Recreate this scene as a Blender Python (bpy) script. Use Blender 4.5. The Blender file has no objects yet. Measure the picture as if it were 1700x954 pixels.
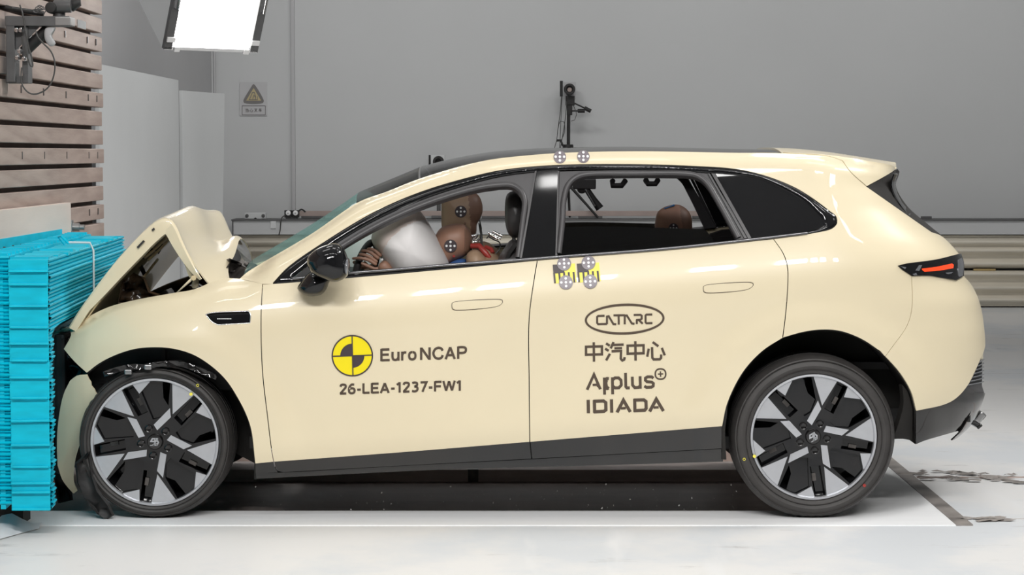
import bpy, bmesh, math, random
import numpy as np
from mathutils import Vector, Matrix
from mathutils.geometry import delaunay_2d_cdt

random.seed(7)
SC = bpy.context.scene
COL = SC.collection

# ------------------------------------------------------------------ camera, light, exposure
IMG_W, IMG_H, FPX = 1700, 954, 3810.0
VPX, HORIZON, CAM_Y, CAM_Z = 870.0, 255.0, -9.5, 1.53
PITCH = math.atan((IMG_H / 2 - HORIZON) / FPX)
cam = bpy.data.cameras.new('camera')
cam.sensor_width = 36.0
cam.lens = FPX / IMG_W * 36.0
cam.shift_x = -(VPX - IMG_W / 2) / IMG_W
cam.clip_end = 200
cam_ob = bpy.data.objects.new('camera', cam)
cam_ob.location = (0, CAM_Y, CAM_Z)
cam_ob.rotation_euler = (math.pi / 2 - PITCH, 0, 0)
COL.objects.link(cam_ob)
SC.camera = cam_ob

SC.view_settings.view_transform = 'Standard'
SC.view_settings.look = 'None'
SC.view_settings.gamma = 1.0
SC.view_settings.use_curve_mapping = False
SC.view_settings.exposure = -0.22

world = bpy.data.worlds.new('hall_air')
SC.world = world
world.use_nodes = True
bg = world.node_tree.nodes['Background']
bg.inputs['Color'].default_value = (0.93, 0.96, 1.0, 1)
bg.inputs['Strength'].default_value = 0.30


def area_lamp(loc, sx, sy, power, aim=None, color=(1, 0.99, 0.975), spread=180):
    l = bpy.data.lights.new('hall_or_fill_lamp', 'AREA')  # shared by the hall lamps and the added fill lamps
    l.shape = 'RECTANGLE'
    l.size, l.size_y = sx, sy
    l.energy = power
    l.color = color
    l.spread = math.radians(spread)
    o = bpy.data.objects.new('hall_or_fill_lamp', l)
    o.location = loc
    if aim is not None:
        o.rotation_euler = (Vector(aim) - Vector(loc)).to_track_quat('-Z', 'Y').to_euler()
    COL.objects.link(o)
    return o


# rows of hall flood lamps above and in front of the track
for lx in (-2.5, -1.15, 0.13, 1.12, 2.7, 4.2):  # rightmost one added to brighten the floor on that side
    area_lamp((lx, -2.9, 5.3), 0.75, 0.18, 7.5, (lx * 0.9, 0.0, 0.0), spread=150)
for lx in (-2.6, 0.0, 2.6):
    area_lamp((lx, 0.7, 5.6), 1.5, 0.9, 8.5, (lx, 0.7, 0), spread=120)
area_lamp((4.4, -0.4, 5.6), 1.5, 0.9, 40, (4.2, 0.2, 0), spread=120)  # fill lamp added to lift the floor at the right
for lx in (-2.0, 2.0):
    area_lamp((lx, 3.4, 5.6), 1.2, 0.8, 14, (lx, 2.6, 0), spread=110)
# lower row of narrow lamps on the camera side
for lx in (-2.45, -1.75, -1.12, -0.62, 0.12, 1.05, 1.7, 2.2, 2.7, 3.6):
    area_lamp((lx, -7.0, 5.4), 0.32, 0.5, 18, (lx * 0.6, 0.1, -0.5), spread=95)
# fill lamp added on the right to brighten the plank wall
area_lamp((5.0, 1.5, 5.4), 1.2, 0.8, 86, (-2.35, 1.8, 1.6), spread=100)
# lamps that wash the back wall
for lx in (-1.6, 1.2, 4.0, 6.8):
    area_lamp((lx, 8.4, 5.9), 1.4, 0.5, 22.5, (lx, 13.5, 3.2), spread=110)
area_lamp((-2.2, 8.8, 5.9), 0.8, 0.5, 9, (-1.6, 13.5, 2.6), spread=110)  # fill lamp added to brighten the left part of the back wall
area_lamp((-0.4, 6.0, 5.8), 1.0, 0.6, 46, (-3.0, 7.5, 2.4), spread=120)  # fill lamp added to brighten the side wall and the panels

# ------------------------------------------------------------------ projection helpers
CP, SP = math.cos(PITCH), math.sin(PITCH)


def rays(px, py):
    px = np.asarray(px, float)
    py = np.asarray(py, float)
    u = (px - VPX) / FPX
    v = (IMG_H / 2 - py) / FPX
    dx = u
    dy = CP + v * SP
    dz = -SP + v * CP
    return dx / dy, dz / dy          # per metre of depth


def Pn(px, py, Y):
    ax, az = rays(px, py)
    Y = np.asarray(Y, float)
    return np.stack([ax * (Y - CAM_Y), Y + 0 * ax, CAM_Z + az * (Y - CAM_Y)], -1)


def P(px, py, Y=0.0):
    r = Pn([px], [py], [Y])[0]
    return Vector((r[0], r[1], r[2]))


def on_floor(px, py, z=0.0):
    ax, az = rays([px], [py])
    d = (z - CAM_Z) / az[0]
    return Vector((ax[0] * d, CAM_Y + d, z))


def X_at(px, Y=0.0):
    return float(Pn([px], [400], [Y])[0][0])


# ------------------------------------------------------------------ materials
def mat(name, col, rough=0.5, metal=0.0, coat=0.0, spec=0.5, var=0.0, vscale=6.0, bump=0.0, bscale=40.0,
        alpha=None, trans=None, emit=None, estr=0.0, stretch=None, col2=None):
    m = bpy.data.materials.new(name)
    m.use_nodes = True
    nt = m.node_tree
    b = nt.nodes['Principled BSDF']
    b.inputs['Base Color'].default_value = (*col, 1)
    b.inputs['Roughness'].default_value = rough
    b.inputs['Metallic'].default_value = metal
    b.inputs['Coat Weight'].default_value = coat
    b.inputs['Coat Roughness'].default_value = 0.03
    b.inputs['Specular IOR Level'].default_value = spec
    if emit is not None:
        b.inputs['Emission Color'].default_value = (*emit, 1)
        b.inputs['Emission Strength'].default_value = estr
    tc = None
    if var > 0 or bump > 0:
        tc = nt.nodes.new('ShaderNodeTexCoord')
        mp = nt.nodes.new('ShaderNodeMapping')
        if stretch:
            mp.inputs['Scale'].default_value = stretch
        nt.links.new(tc.outputs['Object'], mp.inputs['Vector'])
    if var > 0:
        n = nt.nodes.new('ShaderNodeTexNoise')
        n.inputs['Scale'].default_value = vscale
        n.inputs['Detail'].default_value = 6
        nt.links.new(mp.outputs['Vector'], n.inputs['Vector'])
        r = nt.nodes.new('ShaderNodeValToRGB')
        c2 = col2 if col2 else tuple(c * (1 - var) for c in col)
        r.color_ramp.elements[0].position = 0.32
        r.color_ramp.elements[1].position = 0.68
        r.color_ramp.elements[0].color = (*c2, 1)
        r.color_ramp.elements[1].color = (*col, 1)
        nt.links.new(n.outputs['Fac'], r.inputs['Fac'])
        nt.links.new(r.outputs['Color'], b.inputs['Base Color'])
    if bump > 0:
        n2 = nt.nodes.new('ShaderNodeTexNoise')
        n2.inputs['Scale'].default_value = bscale
        n2.inputs['Detail'].default_value = 4
        nt.links.new(mp.outputs['Vector'], n2.inputs['Vector'])
        bp = nt.nodes.new('ShaderNodeBump')
        bp.inputs['Strength'].default_value = bump
        bp.inputs['Distance'].default_value = 0.004
        nt.links.new(n2.outputs['Fac'], bp.inputs['Height'])
        nt.links.new(bp.outputs['Normal'], b.inputs['Normal'])
    return m


def glass_mat(name, tint, refl=0.9, rough=0.01, haze=None, hz=0.0):
    """thin clear pane: tinted transparency under a Fresnel reflection"""
    m = bpy.data.materials.new(name)
    m.use_nodes = True
    nt = m.node_tree
    for n in list(nt.nodes):
        nt.nodes.remove(n)
    out = nt.nodes.new('ShaderNodeOutputMaterial')
    tr = nt.nodes.new('ShaderNodeBsdfTransparent')
    tr.inputs['Color'].default_value = (*tint, 1)
    gl = nt.nodes.new('ShaderNodeBsdfGlossy')
    gl.inputs['Roughness'].default_value = rough
    lw = nt.nodes.new('ShaderNodeLayerWeight')
    lw.inputs['Blend'].default_value = 0.5
    pw = nt.nodes.new('ShaderNodeMath')
    pw.operation = 'POWER'
    pw.inputs[1].default_value = 5.0
    nt.links.new(lw.outputs['Facing'], pw.inputs[0])
    fr = nt.nodes.new('ShaderNodeMath')
    fr.operation = 'MULTIPLY_ADD'
    fr.inputs[1].default_value = refl
    fr.inputs[2].default_value = 0.04
    nt.links.new(pw.outputs[0], fr.inputs[0])
    mx = nt.nodes.new('ShaderNodeMixShader')
    nt.links.new(fr.outputs[0], mx.inputs['Fac'])
    body = tr.outputs['BSDF']
    if haze:
        # tint added to the pane stands in for bright light refracted through its edge
        df = nt.nodes.new('ShaderNodeBsdfDiffuse')
        df.inputs['Color'].default_value = (*haze, 1)
        tl = nt.nodes.new('ShaderNodeBsdfTranslucent')
        tl.inputs['Color'].default_value = (*haze, 1)
        m1 = nt.nodes.new('ShaderNodeMixShader')
        m1.inputs['Fac'].default_value = 0.5
        nt.links.new(df.outputs['BSDF'], m1.inputs[1])
        nt.links.new(tl.outputs['BSDF'], m1.inputs[2])
        m2 = nt.nodes.new('ShaderNodeMixShader')
        m2.inputs['Fac'].default_value = hz
        nt.links.new(body, m2.inputs[1])
        nt.links.new(m1.outputs['Shader'], m2.inputs[2])
        body = m2.outputs['Shader']
    nt.links.new(body, mx.inputs[1])
    nt.links.new(gl.outputs['BSDF'], mx.inputs[2])
    nt.links.new(mx.outputs['Shader'], out.inputs['Surface'])
    return m


M = {}
M['cream'] = mat('cream_paint', (0.80, 0.70, 0.495), 0.34, coat=0.55, spec=0.3, var=0.03, vscale=2)
M['cream_in'] = mat('cream_inner', (0.74, 0.60, 0.36), 0.45, coat=0.3, var=0.15, vscale=5)  # body cream, browner on the hood's inner parts
M['black'] = mat('gloss_black', (0.008, 0.008, 0.009), 0.06, coat=0.0, var=0.1)
M['clad'] = mat('black_cladding', (0.013, 0.012, 0.012), 0.10, coat=0.3, var=0.15)
M['matte'] = mat('matte_black', (0.018, 0.017, 0.017), 0.6, var=0.3, vscale=9, bump=0.15)
M['liner'] = mat('arch_liner', (0.012, 0.010, 0.008), 0.75, var=0.3, vscale=9, bump=0.2)
M['frame'] = mat('frame_grey', (0.075, 0.072, 0.075), 0.45, var=0.1)
M['rubber'] = mat('seal_rubber', (0.065, 0.062, 0.064), 0.38, var=0.1)
M['tyre'] = mat('tyre_rubber', (0.050, 0.046, 0.044), 0.58, var=0.25, vscale=14, bump=0.1, bscale=90)
M['silver'] = mat('machined_alloy', (0.62, 0.63, 0.66), 0.34, metal=0.75, var=0.05, vscale=30)
M['steel'] = mat('bare_steel', (0.42, 0.42, 0.42), 0.35, metal=0.9, var=0.15, vscale=12)
M['chrome'] = mat('bright_chrome', (0.75, 0.75, 0.76), 0.12, metal=1.0, var=0.05)
M['dchrome'] = mat('dark_chrome', (0.15, 0.15, 0.155), 0.22, metal=1.0, var=0.05)
M['darksteel'] = mat('painted_steel', (0.13, 0.13, 0.132), 0.45, metal=0.3, var=0.2, vscale=15)
M['cyan'] = mat('cyan_sheet', (0.0, 0.57, 0.76), 0.45, coat=0.0, spec=0.3, var=0.18, vscale=9, stretch=(1, 1, 4))
M['bolt'] = mat('bolt_dark', (0.12, 0.11, 0.11), 0.35, metal=0.8, var=0.2)
M['plank'] = mat('worn_plank', (0.46, 0.365, 0.32), 0.6, var=0.35, vscale=5, bump=0.25, bscale=22,
                 stretch=(1, 0.5, 4), col2=(0.33, 0.25, 0.215))
M['plankback'] = mat('dark_timber', (0.17, 0.135, 0.12), 0.8, var=0.3)
M['ply'] = mat('pale_plywood', (0.78, 0.65, 0.575), 0.6, var=0.12, vscale=3, stretch=(1, 0.4, 3), bump=0.1)
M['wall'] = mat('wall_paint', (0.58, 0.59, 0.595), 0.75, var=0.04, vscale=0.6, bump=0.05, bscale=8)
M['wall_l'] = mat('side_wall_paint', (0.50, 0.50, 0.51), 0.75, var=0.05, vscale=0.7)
M['ceil'] = mat('ceiling_paint', (0.82, 0.82, 0.82), 0.85, var=0.05)
M['panelw'] = mat('white_panel', (0.70, 0.715, 0.72), 0.55, var=0.06, vscale=0.9)
M['white'] = mat('white_enamel', (0.80, 0.80, 0.80), 0.4, var=0.05)
M['rail'] = mat('rail_paint', (0.86, 0.80, 0.68), 0.42, var=0.12, vscale=3, stretch=(0.6, 1, 4))
M['pink'] = mat('primer_beam', (0.45, 0.36, 0.33), 0.55, var=0.1)
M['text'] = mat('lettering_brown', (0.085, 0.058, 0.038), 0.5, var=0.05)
M['yellow'] = mat('sign_yellow', (0.95, 0.78, 0.0), 0.45, var=0.03)
M['logo_dark'] = mat('logo_dark', (0.055, 0.04, 0.045), 0.5, var=0.05)
M['scale_y'] = mat('scale_yellow', (0.95, 0.83, 0.10), 0.45, var=0.03)
M['sticker'] = mat('target_grey', (0.22, 0.19, 0.21), 0.35, var=0.08)
M['dotw'] = mat('dot_white', (0.92, 0.92, 0.92), 0.4, var=0.02)
M['red'] = mat('tail_red', (0.85, 0.06, 0.015), 0.25, coat=0.5, emit=(1.0, 0.07, 0.01), estr=0.55, var=0.02)
M['lens'] = mat('lamp_lens', (0.30, 0.31, 0.33), 0.08, metal=0.6, var=0.1, vscale=60)
M['skin'] = mat('dummy_vinyl', (0.34, 0.185, 0.125), 0.5, var=0.12, vscale=8)
M['skin2'] = mat('dummy_vinyl_tan', (0.36, 0.24, 0.155), 0.5, var=0.12, vscale=8)
M['cap'] = mat('dummy_cap', (0.22, 0.125, 0.085), 0.5, var=0.12, vscale=8)
M['suit'] = mat('blue_suit', (0.03, 0.10, 0.30), 0.8, var=0.2)
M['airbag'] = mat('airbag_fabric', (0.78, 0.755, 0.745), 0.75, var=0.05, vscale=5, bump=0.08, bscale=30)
M['airbag_shaded'] = mat('airbag_fabric_shaded', (0.70, 0.60, 0.55), 0.75, var=0.06, vscale=5, bump=0.08, bscale=30)  # airbag fabric with the roof's shade put into the colour
M['seat'] = mat('seat_leather', (0.06, 0.056, 0.056), 0.4, var=0.15, vscale=10, bump=0.15)
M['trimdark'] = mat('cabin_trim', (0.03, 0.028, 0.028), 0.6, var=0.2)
M['redpaint'] = mat('red_bracket', (0.33, 0.035, 0.028), 0.4, var=0.1)
M['cable'] = mat('cable_grey', (0.07, 0.07, 0.068), 0.5, var=0.1)
M['amber'] = mat('bay_brown', (0.10, 0.062, 0.035), 0.3, coat=0.5, var=0.6, vscale=14, bump=0.4, bscale=20)
M['engine'] = mat('engine_grey', (0.16, 0.145, 0.135), 0.35, metal=0.4, var=0.6, vscale=18)
M['sill'] = mat('underside_ochre', (0.50, 0.36, 0.15), 0.5, var=0.2)
M['pit'] = mat('pit_brown', (0.78, 0.66, 0.61), 0.5, var=0.35, vscale=2.5, stretch=(0.5, 1, 5), bump=0.2)
M['glass_ws'] = glass_mat('windscreen_glass', (0.74, 0.93, 0.90), refl=0.08, haze=(0.40, 0.66, 0.63), hz=0.36)
M['glass_band'] = glass_mat('windscreen_shade_band', (0.42, 0.42, 0.41), refl=0.5)
M['glass_dk'] = glass_mat('privacy_glass', (0.13, 0.125, 0.115))
M['glass_blk'] = mat('quarter_glass', (0.010, 0.010, 0.011), 0.02, coat=0.0, var=0.1)
M['glow'] = mat('lamp_diffuser', (1, 1, 1), 0.5, emit=(1, 0.99, 0.97), estr=9.0)
M['glass_roof'] = glass_mat('roof_glass', (0.30, 0.30, 0.31))
M['sign_bg'] = mat('sign_board', (0.53, 0.53, 0.54), 0.6, var=0.04)
M['sign_y'] = mat('sign_faded_yellow', (0.52, 0.44, 0.25), 0.6, var=0.05)
M['sign_k'] = mat('sign_dark', (0.20, 0.19, 0.185), 0.6, var=0.05)
M['bluetag'] = mat('blue_tag', (0.05, 0.22, 0.5), 0.5, var=0.05)
M['paper'] = mat('torn_sheet', (0.80, 0.82, 0.84), 0.7, var=0.06)
M['frag'] = mat('glass_crumbs', (0.75, 0.72, 0.68), 0.3, var=0.1)


def floor_material():
    m = bpy.data.materials.new('worn_white_floor')
    m.use_nodes = True
    nt = m.node_tree
    b = nt.nodes['Principled BSDF']
    tc = nt.nodes.new('ShaderNodeTexCoord')

    def noise(scale, detail, stretch, rough=0.6):
        mp = nt.nodes.new('ShaderNodeMapping')
        mp.inputs['Scale'].default_value = stretch
        nt.links.new(tc.outputs['Object'], mp.inputs['Vector'])
        n = nt.nodes.new('ShaderNodeTexNoise')
        n.inputs['Scale'].default_value = scale
        n.inputs['Detail'].default_value = detail
        n.inputs['Roughness'].default_value = rough
        nt.links.new(mp.outputs['Vector'], n.inputs['Vector'])
        return n.outputs['Fac']

    def ramp(fac, p0, p1):
        r = nt.nodes.new('ShaderNodeMapRange')
        r.inputs['From Min'].default_value = p0
        r.inputs['From Max'].default_value = p1
        nt.links.new(fac, r.inputs['Value'])
        return r.outputs['Result']

    def mix(fac, c1, c2):
        x = nt.nodes.new('ShaderNodeMix')
        x.data_type = 'RGBA'
        nt.links.new(fac, x.inputs['Factor'])
        for c, k in ((c1, 6), (c2, 7)):
            if isinstance(c, tuple):
                x.inputs[k].default_value = (*c, 1)
            else:
                nt.links.new(c, x.inputs[k])
        return x.outputs[2]
    c = mix(ramp(noise(0.9, 8, (1, 0.8, 1)), 0.48, 0.60), (0.78, 0.775, 0.765), (0.68, 0.705, 0.73))
    c = mix(ramp(noise(2.6, 10, (0.5, 1.6, 1), 0.7), 0.60, 0.70), c, (0.46, 0.45, 0.44))
    c = mix(ramp(noise(7.0, 12, (0.7, 1.3, 1), 0.75), 0.69, 0.73), c, (0.24, 0.215, 0.20))
    c = mix(ramp(noise(1.3, 5, (3.0, 0.4, 1), 0.5), 0.62, 0.75), c, (0.80, 0.805, 0.81))
    nt.links.new(c, b.inputs['Base Color'])
    b.inputs['Roughness'].default_value = 0.42
    b.inputs['Specular IOR Level'].default_value = 0.35
    return m


M['floor'] = floor_material()
M['strip'] = mat('white_track_strip', (0.95, 0.955, 0.96), 0.45, var=0.05, vscale=4, stretch=(0.5, 3, 1))
M['strip_g'] = mat('grey_track_strip', (0.36, 0.325, 0.30), 0.5, var=0.6, vscale=6)


# ------------------------------------------------------------------ object helpers
def link(name, me, m, parent=None, smooth=False):
    o = bpy.data.objects.new(name, me)
    COL.objects.link(o)
    if m is not None and not me.materials:
        for mm in (m if isinstance(m, (list, tuple)) else [m]):
            me.materials.append(mm)
    if smooth:
        me.polygons.foreach_set('use_smooth', [True] * len(me.polygons))
    if parent is not None:
        o.parent = parent
    return o


def from_bm(name, bm, m, parent=None, smooth=False):
    me = bpy.data.meshes.new(name)
    bm.to_mesh(me)
    bm.free()
    return link(name, me, m, parent, smooth)


def empty(name, label, cat, loc=(0, 0, 0), group=None):
    """things keep their origin at the base; parts are given in world coordinates and re-based on the origin"""
    o = bpy.data.objects.new(name, None)
    o.location = loc
    o.empty_display_size = 0.1
    COL.objects.link(o)
    o['label'] = label
    o['category'] = cat
    if group:
        o['group'] = group
    return o


def tag(o, label, cat, group=None):
    o['label'] = label
    o['category'] = cat
    if group:
        o['group'] = group
    return o


def struct(o):
    o['kind'] = 'structure'
    return o


def bm_box(bm, c, s, rot=None):
    r = bmesh.ops.create_cube(bm, size=1.0)
    mtx = Matrix.Translation(Vector(c)) @ (rot if rot else Matrix()) @ Matrix.Diagonal((s[0], s[1], s[2], 1))
    bmesh.ops.transform(bm, matrix=mtx, verts=r['verts'])
    return r['verts']


def box(name, c, s, m, parent=None, rot=None, bevel=0.0):
    bm = bmesh.new()
    bm_box(bm, c, s, rot)
    if bevel > 0:
        bmesh.ops.bevel(bm, geom=bm.edges[:], offset=bevel, segments=2, affect='EDGES', profile=0.6)
    return from_bm(name, bm, m, parent)


def bm_tube(bm, pts, rad, seg=8, caps=True, closed=False):
    pts = [Vector(p) for p in pts]
    n = len(pts)
    rads = rad if isinstance(rad, (list, tuple)) else [rad] * n
    rings = []
    ref = None
    for i, p in enumerate(pts):
        if closed:
            t = (pts[(i + 1) % n] - pts[i - 1]).normalized()
        else:
            t = (pts[min(i + 1, n - 1)] - pts[max(i - 1, 0)]).normalized()
        if ref is None:
            ref = Vector((0, 0, 1)) if abs(t.z) < 0.9 else Vector((1, 0, 0))
        a = (ref - t * ref.dot(t)).normalized()
        ref = a
        b = t.cross(a)
        rings.append([bm.verts.new(p + (a * math.cos(k * 2 * math.pi / seg) + b * math.sin(k * 2 * math.pi / seg)) * rads[i]) for k in range(seg)])
    for i in range(n if closed else n - 1):
        r0, r1 = rings[i], rings[(i + 1) % n]
        for k in range(seg):
            bm.faces.new((r0[k], r0[(k + 1) % seg], r1[(k + 1) % seg], r1[k]))
    if caps and not closed:
        bm.faces.new(rings[0][::-1])
        bm.faces.new(rings[-1])


def tube(name, pts, rad, m, parent=None, seg=8, closed=False):
    bm = bmesh.new()
    bm_tube(bm, pts, rad, seg, True, closed)
    bmesh.ops.recalc_face_normals(bm, faces=bm.faces[:])
    o = from_bm(name, bm, m, parent, True)
    o.data.set_sharp_from_angle(angle=math.radians(50))
    return o


def lathe(name, prof, center, axis, m, parent=None, seg=48, smooth=True, caps=True):
    """prof: (radius, along) pairs; axis 'y' or 'z' or 'x'"""
    bm = bmesh.new()
    rings = []
    for r, a in prof:
        ring = []
        for k in range(seg):
            t = 2 * math.pi * k / seg
            c, s = r * math.cos(t), r * math.sin(t)
            v = {'y': (c, a, s), 'z': (c, s, a), 'x': (a, c, s)}[axis]
            ring.append(bm.verts.new(Vector(v) + Vector(center)))
        rings.append(ring)
    for i in range(len(rings) - 1):
        for k in range(seg):
            bm.faces.new((rings[i][k], rings[i][(k + 1) % seg], rings[i + 1][(k + 1) % seg], rings[i + 1][k]))
    if caps and prof[0][0] > 1e-5:
        bm.faces.new(rings[0])
    if caps and prof[-1][0] > 1e-5:
        bm.faces.new(rings[-1][::-1])
    bmesh.ops.remove_doubles(bm, verts=bm.verts[:], dist=1e-6)
    bmesh.ops.recalc_face_normals(bm, faces=bm.faces[:])
    o = from_bm(name, bm, m, parent, smooth)
    if smooth:
        o.data.set_sharp_from_angle(angle=math.radians(35))
    return o


def cr(pts, step=6.0, closed=False):
    """Catmull-Rom through pixel points, resampled"""
    pts = [np.array(p, float) for p in pts]
    n = len(pts)
    if n == 2 and not closed:
        k = max(1, int(np.linalg.norm(pts[1] - pts[0]) / step))
        return [tuple(pts[0] + (pts[1] - pts[0]) * i / k) for i in range(k + 1)]
    out = []
    rng = n if closed else n - 1
    for i in range(rng):
        p1, p2 = pts[i], pts[(i + 1) % n]
        p0 = pts[i - 1] if (closed or i > 0) else 2 * p1 - p2
        p3 = pts[(i + 2) % n] if (closed or i + 2 < n) else 2 * p2 - p1
        d0, d1, d2 = [max(np.linalg.norm(b - a), 1e-6) ** 0.5 for a, b in ((p0, p1), (p1, p2), (p2, p3))]
        m1 = (p2 - p1) + d1 * ((p1 - p0) / d0 - (p2 - p0) / (d0 + d1))
        m2 = (p2 - p1) + d1 * ((p3 - p2) / d2 - (p3 - p1) / (d1 + d2))
        k = max(1, int(np.linalg.norm(p2 - p1) / step))
        for j in range(k):
            t = j / k
            out.append(tuple((2 * t**3 - 3 * t**2 + 1) * p1 + (t**3 - 2 * t**2 + t) * m1 + (-2 * t**3 + 3 * t**2) * p2 + (t**3 - t**2) * m2))
    if not closed:
        out.append(tuple(pts[-1]))
    return out


def loop(*segs, step=6.0):
    """closed outline from smooth segments joined at corners"""
    out = []
    for s in segs:
        for p in cr(s, step):
            if not out or (abs(out[-1][0] - p[0]) + abs(out[-1][1] - p[1])) > 0.05:
                out.append(p)
    if abs(out[0][0] - out[-1][0]) + abs(out[0][1] - out[-1][1]) < 0.05:
        out.pop()
    return out


def inside(poly, x, y):
    px = np.array([p[0] for p in poly])
    py = np.array([p[1] for p in poly])
    qx, qy = np.roll(px, -1), np.roll(py, -1)
    res = np.zeros(len(x), bool)
    for a, b, c, d in zip(px, py, qx, qy):
        if b == d:
            continue
        cond = ((b > y) != (d > y)) & (x < (c - a) * (y - b) / (d - b) + a)
        res ^= cond
    return res


def tri2d(outer, holes=(), grid=10.0):
    """triangulate an outline with holes, with inner grid points; returns (pts Nx2, tris)"""
    loops = [outer] + list(holes)
    pts, edges = [], []
    for lp in loops:
        b = len(pts)
        pts += [tuple(p) for p in lp]
        edges += [(b + i, b + (i + 1) % len(lp)) for i in range(len(lp))]
    nb = len(pts)
    ox = [p[0] for p in outer]
    oy = [p[1] for p in outer]
    if grid:
        gx = np.arange(min(ox) + grid / 2, max(ox), grid)
        gy = np.arange(min(oy) + grid / 2, max(oy), grid)
        if len(gx) and len(gy):
            GX, GY = [a.ravel() for a in np.meshgrid(gx, gy)]
            ok = inside(outer, GX, GY)
            for h in holes:
                ok &= ~inside(h, GX, GY)
            GX, GY = GX[ok], GY[ok]
            B = np.array(pts[:nb])
            if len(GX):
                keep = np.array([np.min((B[:, 0] - a) ** 2 + (B[:, 1] - b) ** 2) > (grid * 0.35) ** 2 for a, b in zip(GX, GY)])
                pts += list(zip(GX[keep], GY[keep]))
    r = delaunay_2d_cdt([Vector(p) for p in pts], edges, [], 0, 1e-4)
    V = np.array([tuple(v) for v in r[0]])
    F = np.array(r[2])
    c = V[F].mean(1)
    ok = inside(outer, c[:, 0], c[:, 1])
    for h in holes:
        ok &= ~inside(h, c[:, 0], c[:, 1])
    F = F[ok]
    a, b, cc = V[F[:, 0]], V[F[:, 1]], V[F[:, 2]]
    area = (b[:, 0] - a[:, 0]) * (cc[:, 1] - a[:, 1]) - (b[:, 1] - a[:, 1]) * (cc[:, 0] - a[:, 0])
    F = F[np.abs(area) > 1e-6]
    area = area[np.abs(area) > 1e-6]
    F[area < 0] = F[area < 0][:, ::-1]
    return V, F


def solid(name, A, N, F, thick, m, parent=None):
    """A: outer points, N: outer unit normals, F: triangles; closes the sheet with a back and a rim"""
    n = len(A)
    used = np.unique(F)
    remap = -np.ones(n, int)
    remap[used] = np.arange(len(used))
    A, N, F = A[used], N[used], remap[F]
    n = len(A)
    fn = np.cross(A[F[:, 1]] - A[F[:, 0]], A[F[:, 2]] - A[F[:, 0]])
    if (fn * N[F[:, 0]]).sum() < 0:
        F = F[:, ::-1]
    Bk = A - N * thick
    cnt = {}
    for t in F:
        for i in range(3):
            e = (int(t[i]), int(t[(i + 1) % 3]))
            cnt[e] = 1
    rim = [e for e in cnt if (e[1], e[0]) not in cnt]
    verts = np.concatenate([A, Bk])
    faces = [tuple(int(q) for q in t) for t in F]
    nf = len(faces)
    faces += [tuple(int(q) + n for q in t[::-1]) for t in F]
    faces += [(a, a + n, b + n, b) for a, b in rim]
    me = bpy.data.meshes.new(name)
    me.from_pydata([tuple(v) for v in verts], [], faces)
    me.update()
    ln = []
    for p in me.polygons:
        if p.index < nf:
            ln += [tuple(N[v]) for v in p.vertices]
        elif p.index < 2 * nf:
            ln += [tuple(-N[v - n]) for v in p.vertices]
        else:
            ln += [tuple(p.normal)] * len(p.vertices)
    me.polygons.foreach_set('use_smooth', [True] * len(me.polygons))
    me.normals_split_custom_set(ln)
    return link(name, me, m, parent)


def stroke(pts, w):
    """polyline -> list of polygons (ribbon outline with mitred joints) in the same 2D frame"""
    p = [np.array(q, float) for q in pts]
    L, R = [], []
    for i in range(len(p)):
        d0 = p[i] - p[i - 1] if i > 0 else p[1] - p[0]
        d1 = p[i + 1] - p[i] if i < len(p) - 1 else d0
        d0 = d0 / np.linalg.norm(d0)
        d1 = d1 / np.linalg.norm(d1)
        n0, n1 = np.array([-d0[1], d0[0]]), np.array([-d1[1], d1[0]])
        b = n0 + n1
        nb = np.linalg.norm(b)
        b = n0 if nb < 1e-6 else b / nb
        k = w / 2 / max(0.45, float(b @ n0))
        L.append(tuple(p[i] + b * k))
        R.append(tuple(p[i] - b * k))
    return L + R[::-1]


def inflate(name, poly, Yc, hd, m, parent=None, p=2.3, rings=9, flat0=0.0, shift=None):
    """rounded body with the outline poly (pixels, seen at depth Yc) and half depth hd"""
    W = np.array([tuple(P(a, b, Yc)) for a, b in poly])
    c = W.mean(0)
    bm = bmesh.new()
    R = []
    ts = [math.sin(math.pi / 2 * (-1 + 2 * i / (rings - 1))) for i in range(rings)]
    for t in ts:
        s = max(0.0, 1 - abs(t) ** p) ** (1 / p)
        s = max(s, flat0 if flat0 else 0.02)
        off = np.array([0, t * hd, 0]) + (np.array(shift) * t if shift is not None else 0)
        R.append([bm.verts.new(tuple(c + (w - c) * s + off)) for w in W])
    n = len(W)
    for i in range(rings - 1):
        for k in range(n):
            bm.faces.new((R[i][k], R[i][(k + 1) % n], R[i + 1][(k + 1) % n], R[i + 1][k]))
    bm.faces.new(R[0])
    bm.faces.new(R[-1][::-1])
    bmesh.ops.recalc_face_normals(bm, faces=bm.faces[:])
    return from_bm(name, bm, m, parent, True)


def grid_surface(name, G, m, parent=None, thick=0.0, smooth=True, uvn=None):
    """G: (nu, nv, 3) points"""
    nu, nv = G.shape[:2]
    V = [tuple(v) for v in G.reshape(-1, 3)]
    F = [(i * nv + j, i * nv + j + 1, (i + 1) * nv + j + 1, (i + 1) * nv + j) for i in range(nu - 1) for j in range(nv - 1)]
    me = bpy.data.meshes.new(name)
    me.from_pydata(V, [], F)
    me.update()
    bm = bmesh.new()
    bm.from_mesh(me)
    if thick:
        bmesh.ops.recalc_face_normals(bm, faces=bm.faces[:])
        bmesh.ops.solidify(bm, geom=bm.faces[:], thickness=thick)
    bm.to_mesh(me)
    bm.free()
    o = link(name, me, m, parent, smooth)
    if smooth:
        me.set_sharp_from_angle(angle=math.radians(42))
    return o


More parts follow.
